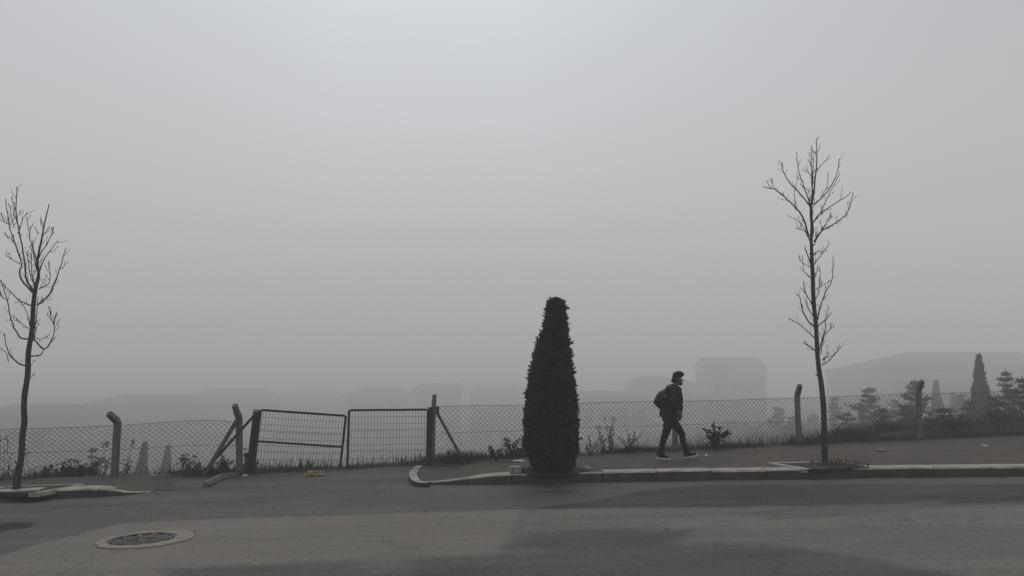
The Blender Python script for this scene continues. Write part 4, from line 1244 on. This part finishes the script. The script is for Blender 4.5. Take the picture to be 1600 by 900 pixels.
# ------------------------------------------------------------------ houses lost in the fog
def house(label, u0, u1, veave, vridge, D, depth, floors, wall, roofm, name='house', hip=.0, cat='house', wins=4, base=None, over=.5, flat=False, band=False):
    a = at(u0, veave, D); c = at(u1, veave, D); x0, x1 = a.x, c.x; ze = a.z; zr = at(u0, vridge, D).z
    zb = base if base is not None else min(terrain((x0 + x1) / 2, D), ze - 3) - .5
    root = empty(name, ((x0 + x1) / 2, D, zb), label, cat)
    w = x1 - x0
    mb = MB(); mb.box(((x0 + x1) / 2, D + depth / 2, (zb + ze) / 2), (w, depth, ze - zb)); mb.build('wall', wall, root)
    y0, y1 = D - over, D + depth + over; X0, X1 = x0 - over, x1 + over
    mb = MB()
    if flat:
        mb.box(((x0 + x1) / 2, D + depth / 2, (ze + zr) / 2 + .01), (w + 2 * over, depth + 2 * over, max(.3, zr - ze)))
    else:
        ym = (y0 + y1) / 2; hx = (X1 - X0) * hip
        vs = [(X0, y0, ze + .01), (X1, y0, ze + .01), (X1, y1, ze + .01), (X0, y1, ze + .01), (X0 + hx, ym, zr), (X1 - hx, ym, zr)]
        mb.add(vs, [(0, 1, 5, 4), (2, 3, 4, 5), (3, 0, 4), (1, 2, 5), (3, 2, 1, 0)])
    rf = mb.build('roof', roofm, root)
    fh = 2.9
    for fl_ in range(floors):
        zc = ze - 1.4 - fl_ * fh
        if zc < zb + 1: break
        for k in range(wins):
            xc = x0 + w * (k + .5) / wins
            mb = MB(); mb.box((xc, D - .02, zc), (1.25, .10, 1.35)); wn = mb.build('window', M['wallw'], root)
            mb = MB(); mb.box((xc, D - .075, zc), (1.05, .02, 1.15)); mb.build('pane', M['glass'], wn)
    return root
h1 = house('boxy two-storey house with a flat-topped roof, looming beyond the walking man', 1107, 1196, 573, 557, 65, 4.8, 2, M['wallc'], M['roof'], flat=False, hip=.012, wins=3, over=.15)
mb = MB(); a = at(1142, 583, 64.5); c = at(1194, 583, 64.5); mb.box(((a.x + c.x) / 2, 64.3, a.z), (c.x - a.x, 1.2, 1.0)); mb.build('balcony', M['wallw'], h1)
house('low broad house with a hipped roof in the fog, just left of the walking man', 992, 1086, 603, 588, 68, 6, 1, M['wallc'], M['roof'], hip=.22, wins=4)
house('large dark hip-roofed building filling the fog at the right', 1385, 1760, 577, 545, 52, 10, 2, M['wallc'], M['roofg'], hip=.26, wins=9)
house('long pale shed in the fog before the large hip-roofed building', 1470, 1566, 612, 592, 47, 3, 1, M['wallw'], M['roofg'], flat=False, hip=.05, wins=4)
house('grey gable-roofed house in the fog behind the leaning bare tree', -70, 80, 652, 633, 46, 8, 2, M['wallc'], M['roofg'], hip=.22, wins=4)
house('long dark hip-roofed building in the fog above the left fence', 105, 270, 640, 617, 58, 11, 2, M['wallc'], M['roof'], hip=.22, wins=6)
house('faint broad roof in the fog above the left bent brace post', 275, 400, 626, 607, 76, 11, 2, M['wallc'], M['roof'], hip=.2, wins=6)
house('faint hip-roofed house in the fog above the sagging gate leaf', 425, 510, 622, 609, 82, 11, 2, M['wallc'], M['roofg'], hip=.22, wins=4)
house('faint hip-roofed house in the fog above the square gate leaf', 540, 625, 618, 604, 78, 11, 2, M['wallc'], M['roof'], hip=.25, wins=4)
house('faint roof in the fog right behind the concrete gate-side post', 648, 712, 613, 598, 74, 9, 2, M['wallc'], M['roof'], hip=.12, wins=3)
house('faint long roof in the fog left of the clipped conifer', 735, 815, 613, 602, 84, 9, 2, M['wallc'], M['roofg'], hip=.15, wins=4)
house('long low pale shed in the fog between the conifer and the man', 905, 1010, 622, 611, 62, 8, 1, M['wallw'], M['roofg'], hip=.03, wins=4)
house('low grey house in the fog under the roofs at far left', 60, 200, 690, 672, 58, 8, 1, M['wallc'], M['roofg'], hip=.2, wins=4)

# ------------------------------------------------------------------ sky, fog and light
FOGC = (.325, .322, .325)
mb = MB(); n = 96; RR = 420
vs = []
hs = [-80, 0, 20, 60, 120, 200, 300, 420]
for h_ in hs:
    for j in range(n):
        a_ = 2 * PI * j / n; vs.append((RR * math.cos(a_), RR * math.sin(a_), h_))
fs = [(q * n + j, (q + 1) * n + j, (q + 1) * n + (j + 1) % n, q * n + (j + 1) % n) for q in range(len(hs) - 1) for j in range(n)]
mb.add(vs, fs)
sk = bpy.data.materials.new('cloud_bank'); sk.use_nodes = True
nt = sk.node_tree; N = nt.nodes; L = nt.links; N.clear()
out = N.new('ShaderNodeOutputMaterial'); em = N.new('ShaderNodeEmission'); L.new(em.outputs[0], out.inputs[0])
tc = N.new('ShaderNodeTexCoord'); sp = N.new('ShaderNodeSeparateXYZ'); L.new(tc.outputs['Object'], sp.inputs[0])
mp = N.new('ShaderNodeMapping'); mp.inputs['Scale'].default_value = (.006, .006, .010); L.new(tc.outputs['Object'], mp.inputs[0])
nn = N.new('ShaderNodeTexNoise'); nn.inputs['Scale'].default_value = 1; nn.inputs['Detail'].default_value = 3; nn.inputs['Roughness'].default_value = .45; L.new(mp.outputs[0], nn.inputs['Vector'])
mr = N.new('ShaderNodeMapRange'); mr.inputs[1].default_value = -20; mr.inputs[2].default_value = 250; L.new(sp.outputs[2], mr.inputs[0])
ad = math_node('ADD', mr.outputs[0], math_node('MULTIPLY', math_node('SUBTRACT', nn.outputs['Fac'], .5), .42))
cr = N.new('ShaderNodeValToRGB'); e = cr.color_ramp.elements
e[0].position = 0; e[0].color = (.32, .315, .318, 1); e[1].position = 1; e[1].color = (.74, .77, .82, 1)
q = e.new(.45); q.color = (.655, .675, .70, 1)
L.new(ad, cr.inputs[0])
# emission is stronger straight ahead than to either side
mx = math_node('MULTIPLY', math_node('ABSOLUTE', math_node('DIVIDE', math_node('ADD', sp.outputs[0], 50), 260.0), 0), 1)
mz = N.new('ShaderNodeMapRange'); mz.inputs[1].default_value = .2; mz.inputs[2].default_value = 1.2; mz.inputs[3].default_value = 1.16; mz.inputs[4].default_value = .50
L.new(mx, mz.inputs[0]); L.new(cr.outputs[0], em.inputs[0]); L.new(mz.outputs[0], em.inputs[1])
M['sky'] = sk
tag(mb.build('sky', sk, smooth=True), kind='structure')

w = bpy.data.worlds.new('World'); S.world = w; w.use_nodes = True
nt = w.node_tree; N = nt.nodes; L = nt.links; N.clear()
out = N.new('ShaderNodeOutputWorld'); bg = N.new('ShaderNodeBackground')
sky = N.new('ShaderNodeTexSky'); sky.sky_type = 'NISHITA'; sky.sun_disc = False; sky.sun_elevation = R(52); sky.sun_rotation = R(-25); sky.dust_density = 6; sky.air_density = 1
hsv = N.new('ShaderNodeHueSaturation'); hsv.inputs['Saturation'].default_value = .25; L.new(sky.outputs[0], hsv.inputs['Color'])
L.new(hsv.outputs[0], bg.inputs[0]); bg.inputs[1].default_value = .06; L.new(bg.outputs[0], out.inputs['Surface'])
ge = N.new('ShaderNodeNewGeometry'); sx = N.new('ShaderNodeSeparateXYZ'); L.new(ge.outputs['Position'], sx.inputs[0])
def mrange(src, a, b, c, d, mode='SMOOTHSTEP'):
    m = N.new('ShaderNodeMapRange'); m.interpolation_type = mode
    for i, v in zip((1, 2, 3, 4), (a, b, c, d)): m.inputs[i].default_value = v
    L.new(src, m.inputs[0]); return m.outputs[0]
dy = math_node('SUBTRACT', mrange(sx.outputs[1], 17, 25, .0044, .048), mrange(sx.outputs[1], 30, 50, 0, .016))
dz = mrange(sx.outputs[2], 2, 42, 1, .0)
d = math_node('MULTIPLY', dy, dz)
ab = N.new('ShaderNodeVolumeAbsorption'); ab.inputs[0].default_value = (0, 0, 0, 1); L.new(d, ab.inputs[1])
em = N.new('ShaderNodeEmission'); L.new(d, em.inputs[1])  # fog glow stands in for scattered daylight, dimmer near the ground
fc = N.new('ShaderNodeValToRGB'); fe = fc.color_ramp.elements
fe[0].position = 0; fe[0].color = (.15, .147, .145, 1); fe[1].position = 1; fe[1].color = (.76, .78, .82, 1)
for p_, c_ in ((.06, (.19, .187, .186)), (.17, (.368, .358, .358)), (.35, (.482, .490, .500)), (.7, (.665, .685, .712))):
    q = fe.new(p_); q.color = (*c_, 1)
L.new(mrange(sx.outputs[2], -5, 42, 0, 1, 'LINEAR'), fc.inputs[0]); L.new(fc.outputs[0], em.inputs[0])
ad = N.new('ShaderNodeAddShader'); L.new(ab.outputs[0], ad.inputs[0]); L.new(em.outputs[0], ad.inputs[1]); L.new(ad.outputs[0], out.inputs['Volume'])
w.cycles.volume_step_size = 6
S.cycles.volume_max_steps = 128
S.cycles.max_bounces = 3; S.cycles.diffuse_bounces = 2; S.cycles.glossy_bounces = 2; S.cycles.transparent_max_bounces = 4

sun = bpy.data.lights.new('sun', 'SUN'); sun.energy = .5; sun.angle = R(25); sun.color = (1, .97, .93)
so = bpy.data.objects.new('sun', sun); COL.objects.link(so); so.rotation_euler = (R(38), 0, R(-25) + PI)
so.location = (0, 0, 50)

cam = bpy.data.cameras.new('camera'); cam.sensor_width = 36; cam.lens = 36 * F / 1600; cam.clip_end = 3000; cam.clip_start = .1
co = bpy.data.objects.new('camera', cam); COL.objects.link(co); co.location = CAM; co.rotation_euler = (R(90) + PITCH, 0, 0)
S.camera = co
S.view_settings.view_transform = 'Standard'; S.view_settings.look = 'None'; S.view_settings.exposure = 0; S.view_settings.gamma = 1
